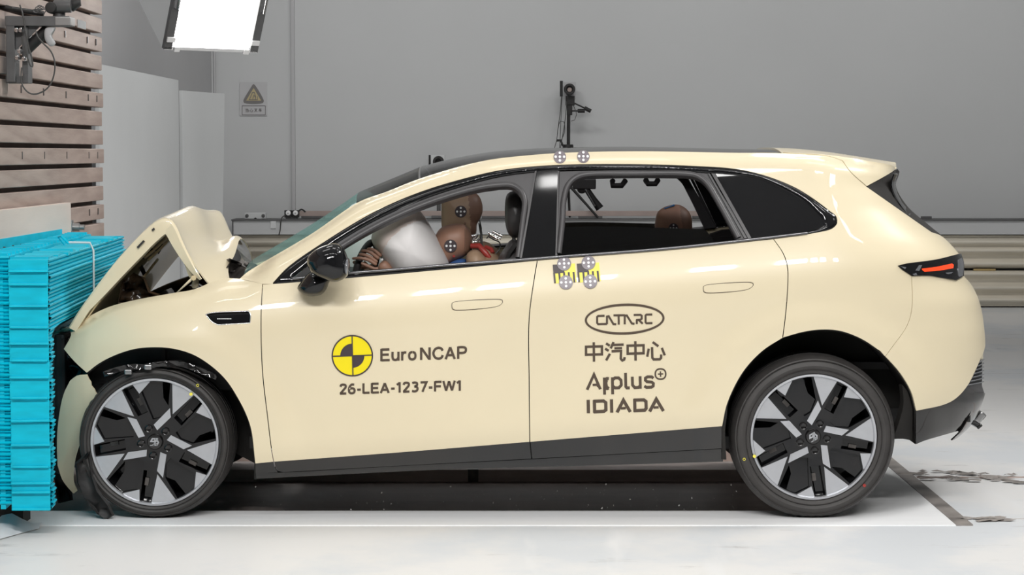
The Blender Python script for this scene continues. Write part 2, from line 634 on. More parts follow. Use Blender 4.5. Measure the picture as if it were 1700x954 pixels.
def skin_body(name, verts, edges, m, parent=None, root=0, sub=2):
    """one continuous surface grown over a skeleton: verts = ((x,y,z), radius)"""
    me = bpy.data.meshes.new(name)
    me.from_pydata([tuple(v) for v, r in verts], edges, [])
    o = bpy.data.objects.new(name, me)
    COL.objects.link(o)
    sk = o.modifiers.new('skin', 'SKIN')
    sk.use_smooth_shade = True
    lay = me.skin_vertices[0].data if me.skin_vertices else None
    if lay is None:
        bm = bmesh.new()
        bm.from_mesh(me)
        bm.verts.layers.skin.verify()
        bm.to_mesh(me)
        bm.free()
        lay = me.skin_vertices[0].data
    for i, (v, r) in enumerate(verts):
        lay[i].radius = (r, r) if not isinstance(r, tuple) else r
        lay[i].use_root = (i == root)
    s = o.modifiers.new('sub', 'SUBSURF')
    s.levels = s.render_levels = sub
    bpy.context.view_layer.update()
    dg = bpy.context.evaluated_depsgraph_get()
    new = bpy.data.meshes.new_from_object(o.evaluated_get(dg))
    new.name = name
    bpy.data.objects.remove(o)
    bpy.data.meshes.remove(me)
    new.materials.clear()
    return link(name, new, m, parent, True)
# ------------------------------------------------------------------ the hall
Y_STRIP0 = on_floor(870, 872.5).y
Y_PIT0 = on_floor(870, 849).y
Y_PIT1 = 2.30
X_PIT0, X_PIT1 = -2.3, 1.34
Y_RAIL = on_floor(1650, 511).y
Y_BACK = Y_RAIL + 0.45
X_LEFT = (355 - VPX) / FPX * (Y_BACK - CAM_Y)
ROOM_X1, ROOM_Y0, ROOM_H = 9.0, -13.0, 6.2
PIT_D = -0.06


def build_floor():
    gy = on_floor(1600, 793).y
    g2 = on_floor(1650, 861).y
    holes = [(X_PIT0, X_PIT1, Y_PIT0, Y_PIT1), (1.86, 3.4, gy, gy + 0.05), (1.80, 3.6, g2, g2 + 0.008)]
    xs = sorted({X_LEFT - 1.0, ROOM_X1} | {h[0] for h in holes} | {h[1] for h in holes})
    ys = sorted({ROOM_Y0, Y_BACK} | {h[2] for h in holes} | {h[3] for h in holes})
    bm = bmesh.new()

    def quad(*p):
        bm.faces.new([bm.verts.new(q) for q in p])
    for x0, x1 in zip(xs, xs[1:]):
        for y0, y1 in zip(ys, ys[1:]):
            mx, my = (x0 + x1) / 2, (y0 + y1) / 2
            if any(h[0] < mx < h[1] and h[2] < my < h[3] for h in holes):
                continue
            quad((x0, y0, 0), (x1, y0, 0), (x1, y1, 0), (x0, y1, 0))
    bmesh.ops.remove_doubles(bm, verts=bm.verts[:], dist=1e-5)
    fl = struct(from_bm('floor', bm, M['floor']))
    bm = bmesh.new()
    for i, (x0, x1, y0, y1) in enumerate(holes):
        d = (PIT_D, -0.03, -0.02)[i]
        quad((x0, y0, d), (x1, y0, d), (x1, y1, d), (x0, y1, d))
        quad((x0, y0, 0), (x1, y0, 0), (x1, y0, d), (x0, y0, d))
        quad((x0, y1, d), (x1, y1, d), (x1, y1, 0), (x0, y1, 0))
        quad((x0, y0, d), (x0, y1, d), (x0, y1, 0), (x0, y0, 0))
        quad((x1, y0, 0), (x1, y1, 0), (x1, y1, d), (x1, y0, d))
    from_bm('pit_lining', bm, M['pit'], fl)
    box('track_strip', ((X_PIT0 - 0.4 + 1.80) / 2, (Y_STRIP0 + Y_PIT0) / 2, 0.002), (1.80 - X_PIT0 + 0.4, Y_PIT0 - Y_STRIP0, 0.004), M['strip'], fl)
    box('track_plate', ((X_PIT1 + 1.78) / 2, (Y_PIT0 + Y_PIT1) / 2, 0.002), (1.78 - X_PIT1, Y_PIT1 - Y_PIT0, 0.004), M['strip'], fl)
    box('track_edge', (1.815, (Y_STRIP0 + Y_PIT1) / 2, 0.003), (0.07, Y_PIT1 - Y_STRIP0, 0.006), M['strip_g'], fl)
    box('track_rail', (-0.4, 1.73, -0.031), (3.5, 0.30, 0.058), M['pit'], fl)
    box('pit_post', (P(785, 820, 1.5).x, 1.6, PIT_D / 2), (0.05, 0.05, -PIT_D), M['engine'], fl)


build_floor()
wt = 0.2
struct(box('wall_back', ((X_LEFT + ROOM_X1) / 2, Y_BACK + wt / 2, ROOM_H / 2), (ROOM_X1 - X_LEFT + 0.4, wt, ROOM_H), M['wall']))
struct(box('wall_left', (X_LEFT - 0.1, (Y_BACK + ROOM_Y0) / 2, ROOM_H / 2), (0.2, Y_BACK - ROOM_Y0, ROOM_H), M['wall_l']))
struct(box('wall_right', (ROOM_X1 + 0.1, (Y_BACK + ROOM_Y0) / 2, ROOM_H / 2), (0.2, Y_BACK - ROOM_Y0, ROOM_H), M['wall']))
struct(box('wall_front', ((X_LEFT + ROOM_X1) / 2, ROOM_Y0 - 0.1, ROOM_H / 2), (ROOM_X1 - X_LEFT + 0.4, wt, ROOM_H), M['wall']))
struct(box('ceiling', ((X_LEFT + ROOM_X1) / 2, (Y_BACK + ROOM_Y0) / 2, ROOM_H + 0.1), (ROOM_X1 - X_LEFT + 0.4, Y_BACK - ROOM_Y0 + 0.4, 0.2), M['ceil']))
# conduits on the back wall
p = P(487.5, 300, Y_BACK - 0.03)
struct(box('trim_1', (p.x, Y_BACK - 0.02, 3.1), (0.035, 0.04, 4.4), M['wall_l']))
p = P(351, 120, Y_BACK - 0.05)
struct(tube('trim_2', [(p.x, Y_BACK - 0.05, 0.4), (p.x, Y_BACK - 0.05, 5.9)], 0.016, M['panelw']))
p = P(356, 120, Y_BACK - 0.05)
struct(tube('trim_3', [(p.x, Y_BACK - 0.05, 0.4), (p.x, Y_BACK - 0.05, 5.9)], 0.014, M['wall_l']))
# white partition panels beside the barrier block
XPAN = -2.75


def partition(name, label, a, b, za, zb_, wobble):
    """free-standing sheet from a to b (x, y) with a bent right edge"""
    root = empty(name, label, 'panel', ((a[0] + b[0]) / 2, (a[1] + b[1]) / 2, 0))
    n, mrow = 12, 10
    d = Vector((b[0] - a[0], b[1] - a[1], 0))
    nrm = Vector((d.y, -d.x, 0)).normalized()
    G = np.zeros((n, mrow, 3))
    for i in range(n):
        u = i / (n - 1)
        for j in range(mrow):
            v = j / (mrow - 1)
            q = Vector((a[0], a[1], 0)) + d * u + nrm * (wobble * math.sin(u * 5 + v * 2.1) * (0.3 + u))
            G[i, j] = (q.x, q.y, 0.02 + v * (za + (zb_ - za) * u - 0.02))
    s = grid_surface('sheet', G, M['panelw'], None, 0.025)
    attach(s, root)
    f = box('foot', ((a[0] + b[0]) / 2, (a[1] + b[1]) / 2, 0.02), (0.35, 0.12, 0.04), M['darksteel'], rot=Matrix.Rotation(math.atan2(d.y, d.x) + math.pi / 2, 4, 'Z'))
    attach(f, root)


def attach(o, root):
    o.parent = root
    o.matrix_parent_inverse = Matrix.Translation(root.location).inverted()
    return o


def pan_y(px):
    return XPAN * FPX / (px - VPX) + CAM_Y


ya, yb = pan_y(160), pan_y(293)
partition('partition_panel', 'white free-standing sheet panel directly behind the plank wall', (XPAN, ya), (XPAN, yb),
          P(160, 106, ya).z, P(293, 133, yb).z, 0.0)
b2 = P(365, 155, pan_y(293) + 0.9)
partition('partition_panel', 'greyer narrower sheet panel with rounded corner, under the floodlight', (XPAN + 0.02, yb + 0.03), (b2.x, b2.y),
          P(293, 150, yb).z, b2.z, 0.02)

# ------------------------------------------------------------------ barrier block: planks
XP = -2.35
YP1 = XP * FPX / (172.5 - VPX) + CAM_Y          # far end of the planks


def build_planks():
    root = empty('plank_wall', 'wall of brown horizontal timber planks with dark gaps behind the blue barrier', 'wall', (XP - 0.2, (YP1 - 0.6) / 2, 0))
    ylen0 = -1.2
    gaps = [28, 59.5, 90, 121, 151.5, 182, 213, 244, 275, 305, 336, 366]
    zs_ = [P(172, g, YP1).z for g in gaps]
    pitch = (zs_[0] - zs_[-1]) / 11
    gap = 0.0235
    z = zs_[0] + pitch * 5
    me = None
    k = 0
    while z > 0.05:
        h = pitch - gap
        zc = z - gap / 2 - h / 2
        if zc - h / 2 < 0.03:
            break
        yo = YP1 + 0.012 * math.sin(k * 2.3)
        bm = bmesh.new()
        bm_box(bm, (0, 0, 0), (0.05, yo - ylen0, h))
        bmesh.ops.bevel(bm, geom=bm.edges[:], offset=0.003, segments=1, affect='EDGES')
        o = from_bm('plank', bm, M['plank'])
        o.location = (XP - 0.025 + 0.003 * math.sin(k * 1.7), (yo + ylen0) / 2, zc)
        attach(o, root)
        if 1.75 < zc < 2.5 or 0.8 < zc < 1.75:
            if k % 3 == 0:
                bb = bmesh.new()
                for yy in (1.25, 1.75, 2.3, 2.9, 3.15):
                    bm_box(bb, (XP + 0.002, yy, zc + 0.005), (0.006, 0.012, 0.035))
                attach(from_bm('plank_bolts', bb, M['bolt']), root)
        z -= pitch
        k += 1
    attach(box('backing_wall', (XP - 0.20, (YP1 - 0.02 + ylen0) / 2, 1.5), (0.28, YP1 - 0.02 - ylen0, 3.0), M['plankback']), root)


build_planks()

# plywood board bolted on the planks
YB1 = (XP + 0.03) * FPX / (114 - VPX) + CAM_Y
zt = P(114, 336, YB1).z
root = empty('plywood_board', 'pale plywood board between plank wall and blue barrier', 'board', (XP + 0.02, 0.8, zt - 0.45))
attach(box('board', (XP + 0.027, (YB1 - 0.9) / 2, zt - 0.42), (0.03, YB1 + 0.9, 0.84), M['ply'], bevel=0.002), root)
q = P(117, 377, YB1 + 0.06)
attach(box('clamp_plate', (XP + 0.025, YB1 + 0.03, q.z), (0.04, 0.05, 0.075), M['steel'], bevel=0.004), root)
attach(lathe('clamp_bolt', [(0.022, 0), (0.022, 0.03), (0.014, 0.032), (0.014, 0.055)], (XP + 0.045, YB1 + 0.05, q.z), 'x', M['steel'], seg=12), root)


# ------------------------------------------------------------------ blue crushable barrier
def build_barrier():
    ynear = on_floor(80, 845, 0.115).y
    A = P(80.5, 430, ynear)
    zt_, zb_ = A.z, 0.112
    d2 = 11.7
    Bf = P(206, 391, d2 + CAM_Y)
    root = empty('crash_barrier', 'bright cyan ribbed crash barrier block that the car has hit', 'barrier', (A.x - 0.1, (A.y + Bf.y) / 2, zb_))
    dirv = Vector((Bf.x - A.x, Bf.y - A.y, 0))
    L = dirv.length
    t = dirv.normalized()
    nf = Vector((t.y, -t.x, 0))            # towards the car
    th1, th2 = 0.155, 0.26

    def W(s, n, z):
        q = Vector((A.x, A.y, 0)) + t * s + nf * n
        return (q.x, q.y, z)

    # front block: stacked ribs, each a sheet with an overhanging lip
    n_rib = 62
    ph = (zt_ - zb_) / n_rib
    prof = []
    for k in range(n_rib):
        z0 = zb_ + k * ph
        j = 0.004 * math.sin(k * 1.9) + 0.003 * math.sin(k * 0.7)
        prof += [(-0.010 + j, z0), (0.0 + j, z0 + ph * 0.30), (0.003 + j, z0 + ph * 0.75), (-0.010 + j, z0 + ph * 0.98)]
    prof.append((-0.01, zt_))
    bm = bmesh.new()
    ss = [0, 0.1, 0.2, 0.3, 0.4, 0.5, 0.7, 1.2, L - 0.6, L - 0.4, L - 0.2, L]
    cols = []

    def dent(s, z):
        # the nose of the car has pushed the face in across its own width
        a = min(1, max(0, (s - 0.10) / 0.32)) * min(1, max(0, (L - s - 0.10) / 0.32))
        b = min(1, max(0, (0.84 - z) / 0.10))
        return -0.17 * a * a * (3 - 2 * a) * b
    for s in ss:
        cols.append([bm.verts.new(W(s + 0.0, n + dent(s, z), z)) for n, z in prof])
    for a, b in zip(cols, cols[1:]):
        for k in range(len(prof) - 1):
            bm.faces.new((a[k], b[k], b[k + 1], a[k + 1]))
    o = from_bm('ribbed_face', bm, M['cyan'])
    attach(o, root)
    # core of the front block with wavy sheet edges on the top
    bm = bmesh.new()
    vs = bm_box(bm, (0, 0, 0), (1, 1, 1))
    bmesh.ops.delete(bm, geom=vs, context='VERTS')
    ang = math.atan2(t.y, t.x) - math.pi / 2
    R = Matrix.Rotation(ang, 4, 'Z')
    bm_box(bm, W(L / 2, -0.012 - (th1 - 0.012) / 2, zt_ - 0.011), (th1 - 0.012, L - 0.004, 0.010), R)
    bm_box(bm, W(L / 2, -0.19, (zt_ + zb_) / 2 - 0.01), (0.02, L - 0.004, zt_ - zb_ - 0.03), R)
    bm_box(bm, W(0.012, -th1 / 2, (zt_ + zb_) / 2 - 0.01), (th1 - 0.03, 0.012, zt_ - zb_ - 0.03), R)
    attach(from_bm('front_core', bm, M['cyan']), root)
    rnd = random.Random(3)
    s = 0.02
    bm = bmesh.new()
    while s < L - 0.04:
        w = rnd.uniform(0.02, 0.10)
        hh = rnd.uniform(0.004, 0.014)
        sk = rnd.uniform(-0.05, 0.05)
        c = W(s + w / 2, -th1 / 2 + rnd.uniform(-0.01, 0.01), zt_ - 0.006 + hh / 2)
        bm_box(bm, c, (th1 * rnd.uniform(0.8, 1.0), w * 0.8, hh), R @ Matrix.Rotation(sk * 0.5, 4, 'Z') @ Matrix.Rotation(rnd.uniform(-0.12, 0.12), 4, 'X'))
        s += w
    st = from_bm('top_sheet_edges', bm, M['cyan'])
    st['kind'] = 'stuff'
    attach(st, root)
    # near end plates of the front block: flat bands with proud lips
    lips = [(430, 444), (468, 474), (542, 548), (569, 575), (583, 586), (597, 600), (626, 629), (660, 662), (700, 703), (738, 741), (775, 777), (801, 805), (815, 819), (828, 830)]
    zl = [P(50, 430, A.y).z] + [P(50, y, A.y).z for y in (452, 474, 510, 545, 572, 600, 628, 662, 700, 740, 776, 803, 818, 846)]
    for z1, z0 in zip(zl, zl[1:]):
        hgt = z1 - z0 - 0.0012
        if hgt < 0.01:
            continue
        pr = rnd.uniform(0.006, 0.010)
        c = W(-pr / 2, -th1 / 2 - 0.002, (z0 + z1) / 2)
        o = box('end_plate', c, (th1 + rnd.uniform(-0.004, 0.004), pr, hgt), M['cyan'], rot=R, bevel=0.002)
        attach(o, root)
        c = W(-pr - 0.006, -th1 / 2, z0 + 0.006)
        attach(box('plate_lip', c, (th1 * rnd.uniform(0.9, 1.0), 0.020, 0.009), M['cyan'], rot=R @ Matrix.Rotation(rnd.uniform(-0.01, 0.01), 4, 'Y'), bevel=0.002), root)
    # rear block: narrower ribs, stands a little lower
    zt2 = P(10, 424, A.y).z
    zb2 = P(10, 837, A.y).z
    n2 = 66
    ph2 = (zt2 - zb2) / n2
    prof = []
    for k in range(n2):
        z0 = zb2 + k * ph2
        j = 0.006 * math.sin(k * 2.7) + 0.004 * math.sin(k * 0.9)
        prof += [(0.004 + j, z0), (-0.008 + j, z0 + ph2 * 0.45), (0.004 + j, z0 + ph2 * 0.9)]
    bm = bmesh.new()
    cols = [[bm.verts.new(W(n, m_, z)) for n, z in prof] for m_ in (-th1, -th2)]
    for a, b in zip(cols, cols[1:]):
        for k in range(len(prof) - 1):
            bm.faces.new((a[k], b[k], b[k + 1], a[k + 1]))
    attach(from_bm('rear_ribs', bm, M['cyan']), root)
    c = W(L / 2, -(th1 + th2) / 2 - 0.005, (zt2 + zb2) / 2)
    attach(box('rear_core', c, (th2 - th1 - 0.01, L - 0.03, zt2 - zb2 - 0.01), M['cyan'], rot=R), root)
    for k in range(26):
        s = 0.05 + k * (L - 0.1) / 26
        c = W(s, -(th1 + th2) / 2 - 0.01, zt2 + 0.0)
        attach(box('rear_top_rib', c, ((th2 - th1) * 0.92, 0.012 + 0.02 * rnd.random(), 0.012 + 0.006 * rnd.random()), M['cyan'],
                   rot=R @ Matrix.Rotation(rnd.uniform(-0.06, 0.06), 4, 'Z')), root)
    # upright mounting plate with a row of bolts, against the plywood
    xpl = XP + 0.04
    y1 = xpl * FPX / (101 - VPX) + CAM_Y
    zt3 = P(101, 380, y1).z
    attach(box('mounting_plate', (xpl, (y1 + A.y) / 2, zt3 - 0.13), (0.012, y1 - A.y, 0.26), M['cyan']), root)
    for px in (5, 20, 34, 48.5, 62, 75, 87, 98):
        yy = (xpl + 0.006) * FPX / (px - VPX) + CAM_Y
        zz = zt3 - 0.048
        b_ = lathe('bolt', [(0.013, 0), (0.013, 0.008), (0.007, 0.009), (0.007, 0.032), (0.0, 0.033)], (xpl + 0.006, yy, zz), 'x', M['bolt'], seg=10)
        attach(b_, root)
    # binding wire down the face and a loop on the top
    sw = L * 0.50
    attach(tube('binding_wire', [W(sw, -0.10, zt_ + 0.016), W(sw, -0.004, zt_ + 0.014), W(sw, 0.010, zt_ - 0.02), W(sw + 0.01, 0.010, zt_ - 0.5)], 0.005, M['panelw'], seg=6), root)
    attach(tube('wire_loop', [W(sw, -0.10, zt_ + 0.01), W(sw - 0.02, -0.13, zt_ + 0.045), W(sw + 0.03, -0.15, zt_ + 0.04), W(sw + 0.04, -0.12, zt_)], 0.005, M['cyan'], seg=6), root)
    # hangers that carry the block off the floor
    for s in (0.4, L - 0.4):
        c = W(s, -th2 + 0.05, zb_ / 2)
        attach(box('support_foot', c, (0.10, 0.14, zb_ + 0.02), M['matte']), root)


build_barrier()

# ------------------------------------------------------------------ steel bracket on the planks, with cameras and cables
def build_bracket():
    Yk = 0.86
    root = empty('wall_bracket', 'grey steel angle bracket with cables high on the plank wall', 'bracket', (XP, Yk, 1.85))

    def at(px, py, dy=0.0):
        return P(px, py, Yk + dy)

    def pbox(name, x0, y0, x1, y1, dy, depth, m, bev=0.003):
        a, b = at(x0, y0, dy), at(x1, y1, dy)
        o = box(name, ((a.x + b.x) / 2, Yk + dy + depth / 2, (a.z + b.z) / 2), (abs(b.x - a.x), depth, abs(a.z - b.z)), m, bevel=bev)
        return attach(o, root)
    pbox('post', 9, 26, 25, 136, 0.0, 0.10, M['darksteel'])
    pbox('post', 36, 44, 47, 138, 0.02, 0.09, M['darksteel'])
    pbox('foot_plate', 9, 126, 45, 138, 0.03, 0.09, M['darksteel'])
    pbox('arm', 8, 26.6, 115, 43, -0.003, 0.106, M['darksteel'])
    pbox('arm_end', 91, 28, 117, 42, -0.004, 0.108, M['steel'])
    o = at(127, 39, 0.10)
    a = at(117, 30, -0.004)
    bm = bmesh.new()
    bm_box(bm, (at(126, 38).x, Yk + 0.13, at(126, 38).z), (0.004, 0.2, 0.036), Matrix.Rotation(0.0, 4, 'Z'))
    attach(from_bm('arm_tip', bm, M['chrome']), root)
    # gusset and brace
    tri = [(25, 44), (66, 44), (25, 84)]
    vs = [at(x, y, 0.03) for x, y in tri]
    bm = bmesh.new()
    f = bm.faces.new([bm.verts.new(v) for v in vs])
    ex = bmesh.ops.extrude_face_region(bm, geom=[f])
    bmesh.ops.translate(bm, vec=(0, 0.01, 0), verts=[g for g in ex['geom'] if isinstance(g, bmesh.types.BMVert)])
    bmesh.ops.recalc_face_normals(bm, faces=bm.faces[:])
    attach(from_bm('gusset', bm, M['darksteel']), root)
    attach(tube('brace', [at(40, 86, 0.06), at(80, 48, 0.06)], 0.026, M['matte'], seg=10), root)
    attach(inflate('tape_wrap', cr([(76, 47), (92, 46), (86, 60), (92, 73), (84, 77), (75, 66)], 3, True), Yk + 0.02, 0.02, M['wall_l'], p=3), root)
    for px, py in ((28, 50), (35, 50), (29, 96), (40, 98), (33, 85)):
        q = at(px, py, -0.01)
        attach(lathe('bolt_head', [(0.0, -0.014), (0.010, -0.012), (0.012, 0.0), (0.012, 0.02)], q, 'y', M['chrome'], seg=10), root)
    attach(tube('upper_rail', [at(-8, 8, 0.1), at(20, 15, 0.1), at(73, 23, 0.1)], 0.012, M['matte'], seg=8), root)
    attach(tube('cable', [at(p_[0], p_[1], -0.03) for p_ in cr([(60, 52), (62, 60), (72, 72), (85, 86), (91, 104), (88, 130), (78, 147), (60, 156), (48, 154), (38, 143), (35, 128), (36, 112)], 4)], 0.0035, M['cable'], seg=6), root)
    attach(tube('cable', [at(p_[0], p_[1], -0.035) for p_ in cr([(36, 60), (40, 80), (46, 97), (51, 110), (54, 111), (53, 98), (48, 80), (43, 55), (38, 25), (33, 8)], 4)], 0.0035, M['cable'], seg=6), root)
    attach(tube('cable', [at(p_[0], p_[1], -0.02) for p_ in cr([(20, 13), (35, 15), (50, 17), (62, 16), (74, 23)], 4)], 0.003, M['cable'], seg=6), root)
    # chain of small links hanging to the clamp
    for k in range(5):
        u = k / 4
        c = at(60 + 12 * u, 18 - 6 * math.sin(u * 3.1), -0.02)
        attach(tube('chain_link', [c + Vector((0.012 * math.cos(q), 0.004 * (k % 2) * math.sin(q), 0.008 * math.sin(q))) for q in np.linspace(0, 2 * math.pi, 9)[:-1]], 0.0025, M['darksteel'], seg=5, closed=True), root)
    # camera clamp on the arm
    cl = empty('clamp_camera', 'dark camera in a ball clamp atop the steel bracket arm', 'camera', at(98, 26, 0.05))
    attach(lathe('stem', [(0.028, -0.02), (0.028, 0.05), (0.018, 0.055), (0.018, 0.09)], at(98, 25, 0.05), 'z', M['darksteel'], seg=16), cl)
    attach(lathe('knob', [(0.0, -0.025), (0.022, -0.022), (0.026, -0.01), (0.026, 0.03), (0.0, 0.032)], at(85, 13, 0.0), 'y', M['matte'], seg=20), cl)
    attach(lathe('body', [(0.0, -0.03), (0.026, -0.028), (0.030, -0.01), (0.030, 0.05), (0.0, 0.052)], at(100, 10, 0.02), 'x', M['darksteel'], seg=20), cl)
    attach(inflate('camera_head', [(111, 8), (119, 0), (133, -2), (134, 9), (121, 19)], Yk + 0.05, 0.035, M['matte'], p=4), cl)


build_bracket()


# ------------------------------------------------------------------ floodlight panel
def build_flood():
    Yk = 4.2
    bl, br, tl, tr = P(270, 80, Yk), P(425, 86, Yk + 0.36), P(290, -70, Yk - 0.20), P(452, -66, Yk + 0.16)
    root = empty('flood_light', 'large glowing rectangular floodlight in a metal frame, hung from the ceiling', 'lamp', (bl + tr) / 2)
    ux = (br - bl)
    uy = (tl - bl)
    w, h = ux.length, uy.length
    ux.normalize()
    nrm = ux.cross(uy).normalized()
    if nrm.y > 0:
        nrm = -nrm
    uy = nrm.cross(ux).normalized()
    if uy.z < 0:
        uy = -uy
    R = Matrix((ux, uy, nrm)).transposed().to_4x4()
    c0 = (bl + br) / 2 + uy * h / 2

    def lb(name, x, y, z, sx, sy, sz, m, bev=0.002):
        return attach(box(name, c0 + ux * x + uy * y + nrm * z, (sx, sy, sz), m, rot=R, bevel=bev), root)
    lb('diffuser', 0, 0.0, -0.005, w * 0.84, h * 0.92, 0.01, M['glow'])
    for s in (-1, 1):
        lb('frame_bar', s * w * 0.46, 0, 0.004, w * 0.085, h, 0.03, M['darksteel'])
        lb('frame_bar', 0, s * h * 0.485, 0.004, w, h * 0.035, 0.03, M['chrome'])
        lb('clip', s * w * 0.45, -h * 0.385, 0.025, w * 0.085, 0.03, 0.012, M['white'])
        lb('clip', s * w * 0.37, -h * 0.49, 0.025, 0.035, 0.03, 0.012, M['white'])
        hd = [c0 + ux * (s * w * 0.46) + uy * y_ + nrm * z_ for y_, z_ in ((-0.02, 0.02), (-0.02, 0.045), (0.1, 0.045), (0.1, 0.02))]
        attach(tube('handle', hd, 0.008, M['chrome'], seg=6), root)
    # housing tapering to the back
    bm = bmesh.new()
    fr = [c0 + ux * (sx * w / 2) + uy * (sy * h / 2) - nrm * 0.01 for sx, sy in ((-1, -1), (1, -1), (1, 1), (-1, 1))]
    bk = [c0 + ux * (sx * w * 0.49) + uy * (sy * h * 0.36 + 0.06) - nrm * 0.42 for sx, sy in ((-1, -1), (1, -1), (1, 1), (-1, 1))]
    f4 = [bm.verts.new(v) for v in fr]
    b4 = [bm.verts.new(v) for v in bk]
    for k in range(4):
        bm.faces.new((f4[k], f4[(k + 1) % 4], b4[(k + 1) % 4], b4[k]))
    bm.faces.new(b4)
    bmesh.ops.recalc_face_normals(bm, faces=bm.faces[:])
    attach(from_bm('housing', bm, M['panelw']), root)
    top = c0 - nrm * 0.15 + uy * 0.1
    attach(tube('hanger', [top, (top.x, top.y, ROOM_H)], 0.02, M['darksteel']), root)


build_flood()

# ------------------------------------------------------------------ along the back wall
YS = Y_BACK
px_m = lambda px, Y=None: X_at(px, Y)


def zpx(py, Y):
    return P(870, py, Y).z


# ledge box
zt_l, zb_l = zpx(366, Y_RAIL + 0.03), zpx(389, Y_RAIL + 0.03)
x0l = X_at(388, Y_RAIL + 0.03)
YL = Y_RAIL + 0.15
ZL = zt_l + 0.016


def wbox(name, x0, y0, x1, y1, depth, m, root=None, Y=YL, bev=0.003, onledge=False):
    a, b = P(x0, y0, Y), P(x1, y1, Y)
    zlo = ZL if onledge else min(a.z, b.z)
    o = box(name, ((a.x + b.x) / 2, Y + depth / 2, (max(a.z, b.z) + zlo) / 2), (abs(b.x - a.x), depth, max(a.z, b.z) - zlo), m, bevel=bev)
    if root is not None:
        attach(o, root)
    return o


root = empty('ledge_box', 'long pale grey boxed ledge along the back wall above the guard rail', 'ledge', (2.5, Y_RAIL + 0.2, zb_l))
attach(box('ledge_face', ((x0l + 7.5) / 2, Y_RAIL + 0.225, (zt_l + zb_l) / 2), (7.5 - x0l, 0.41, zt_l - zb_l), M['wall']), root)
attach(box('ledge_cap', ((x0l + 7.5) / 2 - 0.01, Y_RAIL + 0.215, zt_l + 0.006), (7.5 - x0l + 0.02, 0.43, 0.014), M['darksteel']), root)
attach(box('end_edge', (x0l - 0.006, Y_RAIL + 0.02, (zt_l + zb_l) / 2), (0.012, 0.02, zt_l - zb_l), M['darksteel']), root)


attach(wbox('cap_bracket', 1530, 359, 1547, 366, 0.05, M['darksteel'], None, Y=Y_RAIL + 0.05, onledge=False), root)


def build_rail():
    root = empty('guard_rail', 'stack of tan corrugated guard rails standing along the back wall', 'guard rail', (2.5, Y_RAIL + 0.1, 0.0))
    x0, x1 = X_at(398, Y_RAIL), 7.5
    for top, bot, peaks in ((390.5, 447, (402, 416, 438)), (449, 509, (455, 478, 498))):
        prof = []
        for y in np.arange(top, bot + 0.1, 1.5):
            dd = min(abs(y - p_) for p_ in peaks)
            prof.append((0.075 * (math.cos(min(dd / 10.0, 1) * math.pi) * 0.5 + 0.5), zpx(y, Y_RAIL)))
        bm = bmesh.new()
        rows = []
        for x in (x0, x0 + 2.6, x0 + 5.2, x1):
            rows.append([bm.verts.new((x, Y_RAIL + 0.08 - n, z)) for n, z in prof])
        for a, b in zip(rows, rows[1:]):
            for k in range(len(prof) - 1):
                bm.faces.new((a[k], b[k], b[k + 1], a[k + 1]))
        bmesh.ops.recalc_face_normals(bm, faces=bm.faces[:])
        bmesh.ops.solidify(bm, geom=bm.faces[:], thickness=-0.004)
        attach(from_bm('rail_beam', bm, M['rail'], None, True), root)
    for px in (1000, 1636, 480):
        q = P(px, 448, Y_RAIL)
        attach(box('rail_plate', (q.x, Y_RAIL + 0.05, q.z), (0.22, 0.02, 0.02), M['sill']), root)
    for x in (x0 + 0.4, x0 + 2.6, x0 + 4.8, x1 - 0.5):
        attach(box('rail_post', (x, Y_RAIL + 0.16, 0.34), (0.12, 0.10, 0.68), M['darksteel']), root)


build_rail()

root = empty('instrument_box', 'small pale metal instrument box on the ledge above the car hood', 'instrument', (P(423, 360, YL).x, YL, ZL))
wbox('case', 406, 353, 441, 365, 0.08, M['panelw'], root, onledge=True)
for px in (410, 437):
    attach(lathe('dial', [(0.0, -0.012), (0.016, -0.01), (0.018, 0)], P(px, 358, YL), 'y', M['darksteel'], seg=14), root)
attach(lathe('vent', [(0.0, -0.006), (0.012, -0.005), (0.013, 0)], P(424, 363, YL), 'y', M['matte'], seg=10), root)

root = empty('dial_unit', 'black unit with two round white dials on the ledge, its cable hanging down', 'instrument', (P(489, 360, YL).x, YL, ZL))
wbox('case', 472, 349, 484, 361, 0.07, M['matte'], root, Y=YL - 0.05)
wbox('case', 485, 349, 496, 361, 0.07, M['matte'], root, Y=YL - 0.05)
wbox('stand', 474, 360, 494, 366, 0.06, M['darksteel'], root, Y=YL - 0.04, onledge=True)
for px in (478.5, 490.5):
    attach(lathe('dial_face', [(0.0, -0.012), (0.022, -0.010), (0.026, -0.004), (0.026, 0.01)], P(px, 353.5, YL - 0.055), 'y', M['dotw'], seg=20), root)
    attach(lathe('dial_hub', [(0.0, -0.02), (0.006, -0.018), (0.007, -0.006)], P(px, 353.5, YL - 0.055), 'y', M['steel'], seg=10), root)
attach(tube('cable', [P(a, b, Y_RAIL - 0.01) for a, b in cr([(474, 357), (468, 361), (466, 370), (465, 382), (463, 390)], 3)], 0.006, M['cable'], seg=6), root)
attach(tube('coil', [P(a, b, YL - 0.03) for a, b in cr([(496, 350), (500, 347.5), (504, 349), (507, 352)], 2)], 0.008, M['matte'], seg=6), root)

root = empty('equipment_beam', 'long dull pink beam on dark blocks lying on the back wall ledge', 'beam', (P(850, 360, YL).x, YL + 0.1, ZL))
wbox('beam', 497, 350, 1195, 358.5, 0.06, M['pink'], root, Y=YL + 0.06)
for px in (500, 640, 800, 960, 1150):
    wbox('block', px, 358.5, px + 40, 366, 0.07, M['darksteel'], root, Y=YL + 0.055, onledge=True)

o = wbox('white_tag', 449, 366, 458.5, 379, 0.012, M['panelw'], None, Y=Y_RAIL + 0.005)
tag(o, 'small white tag hanging over the edge of the ledge', 'tag')


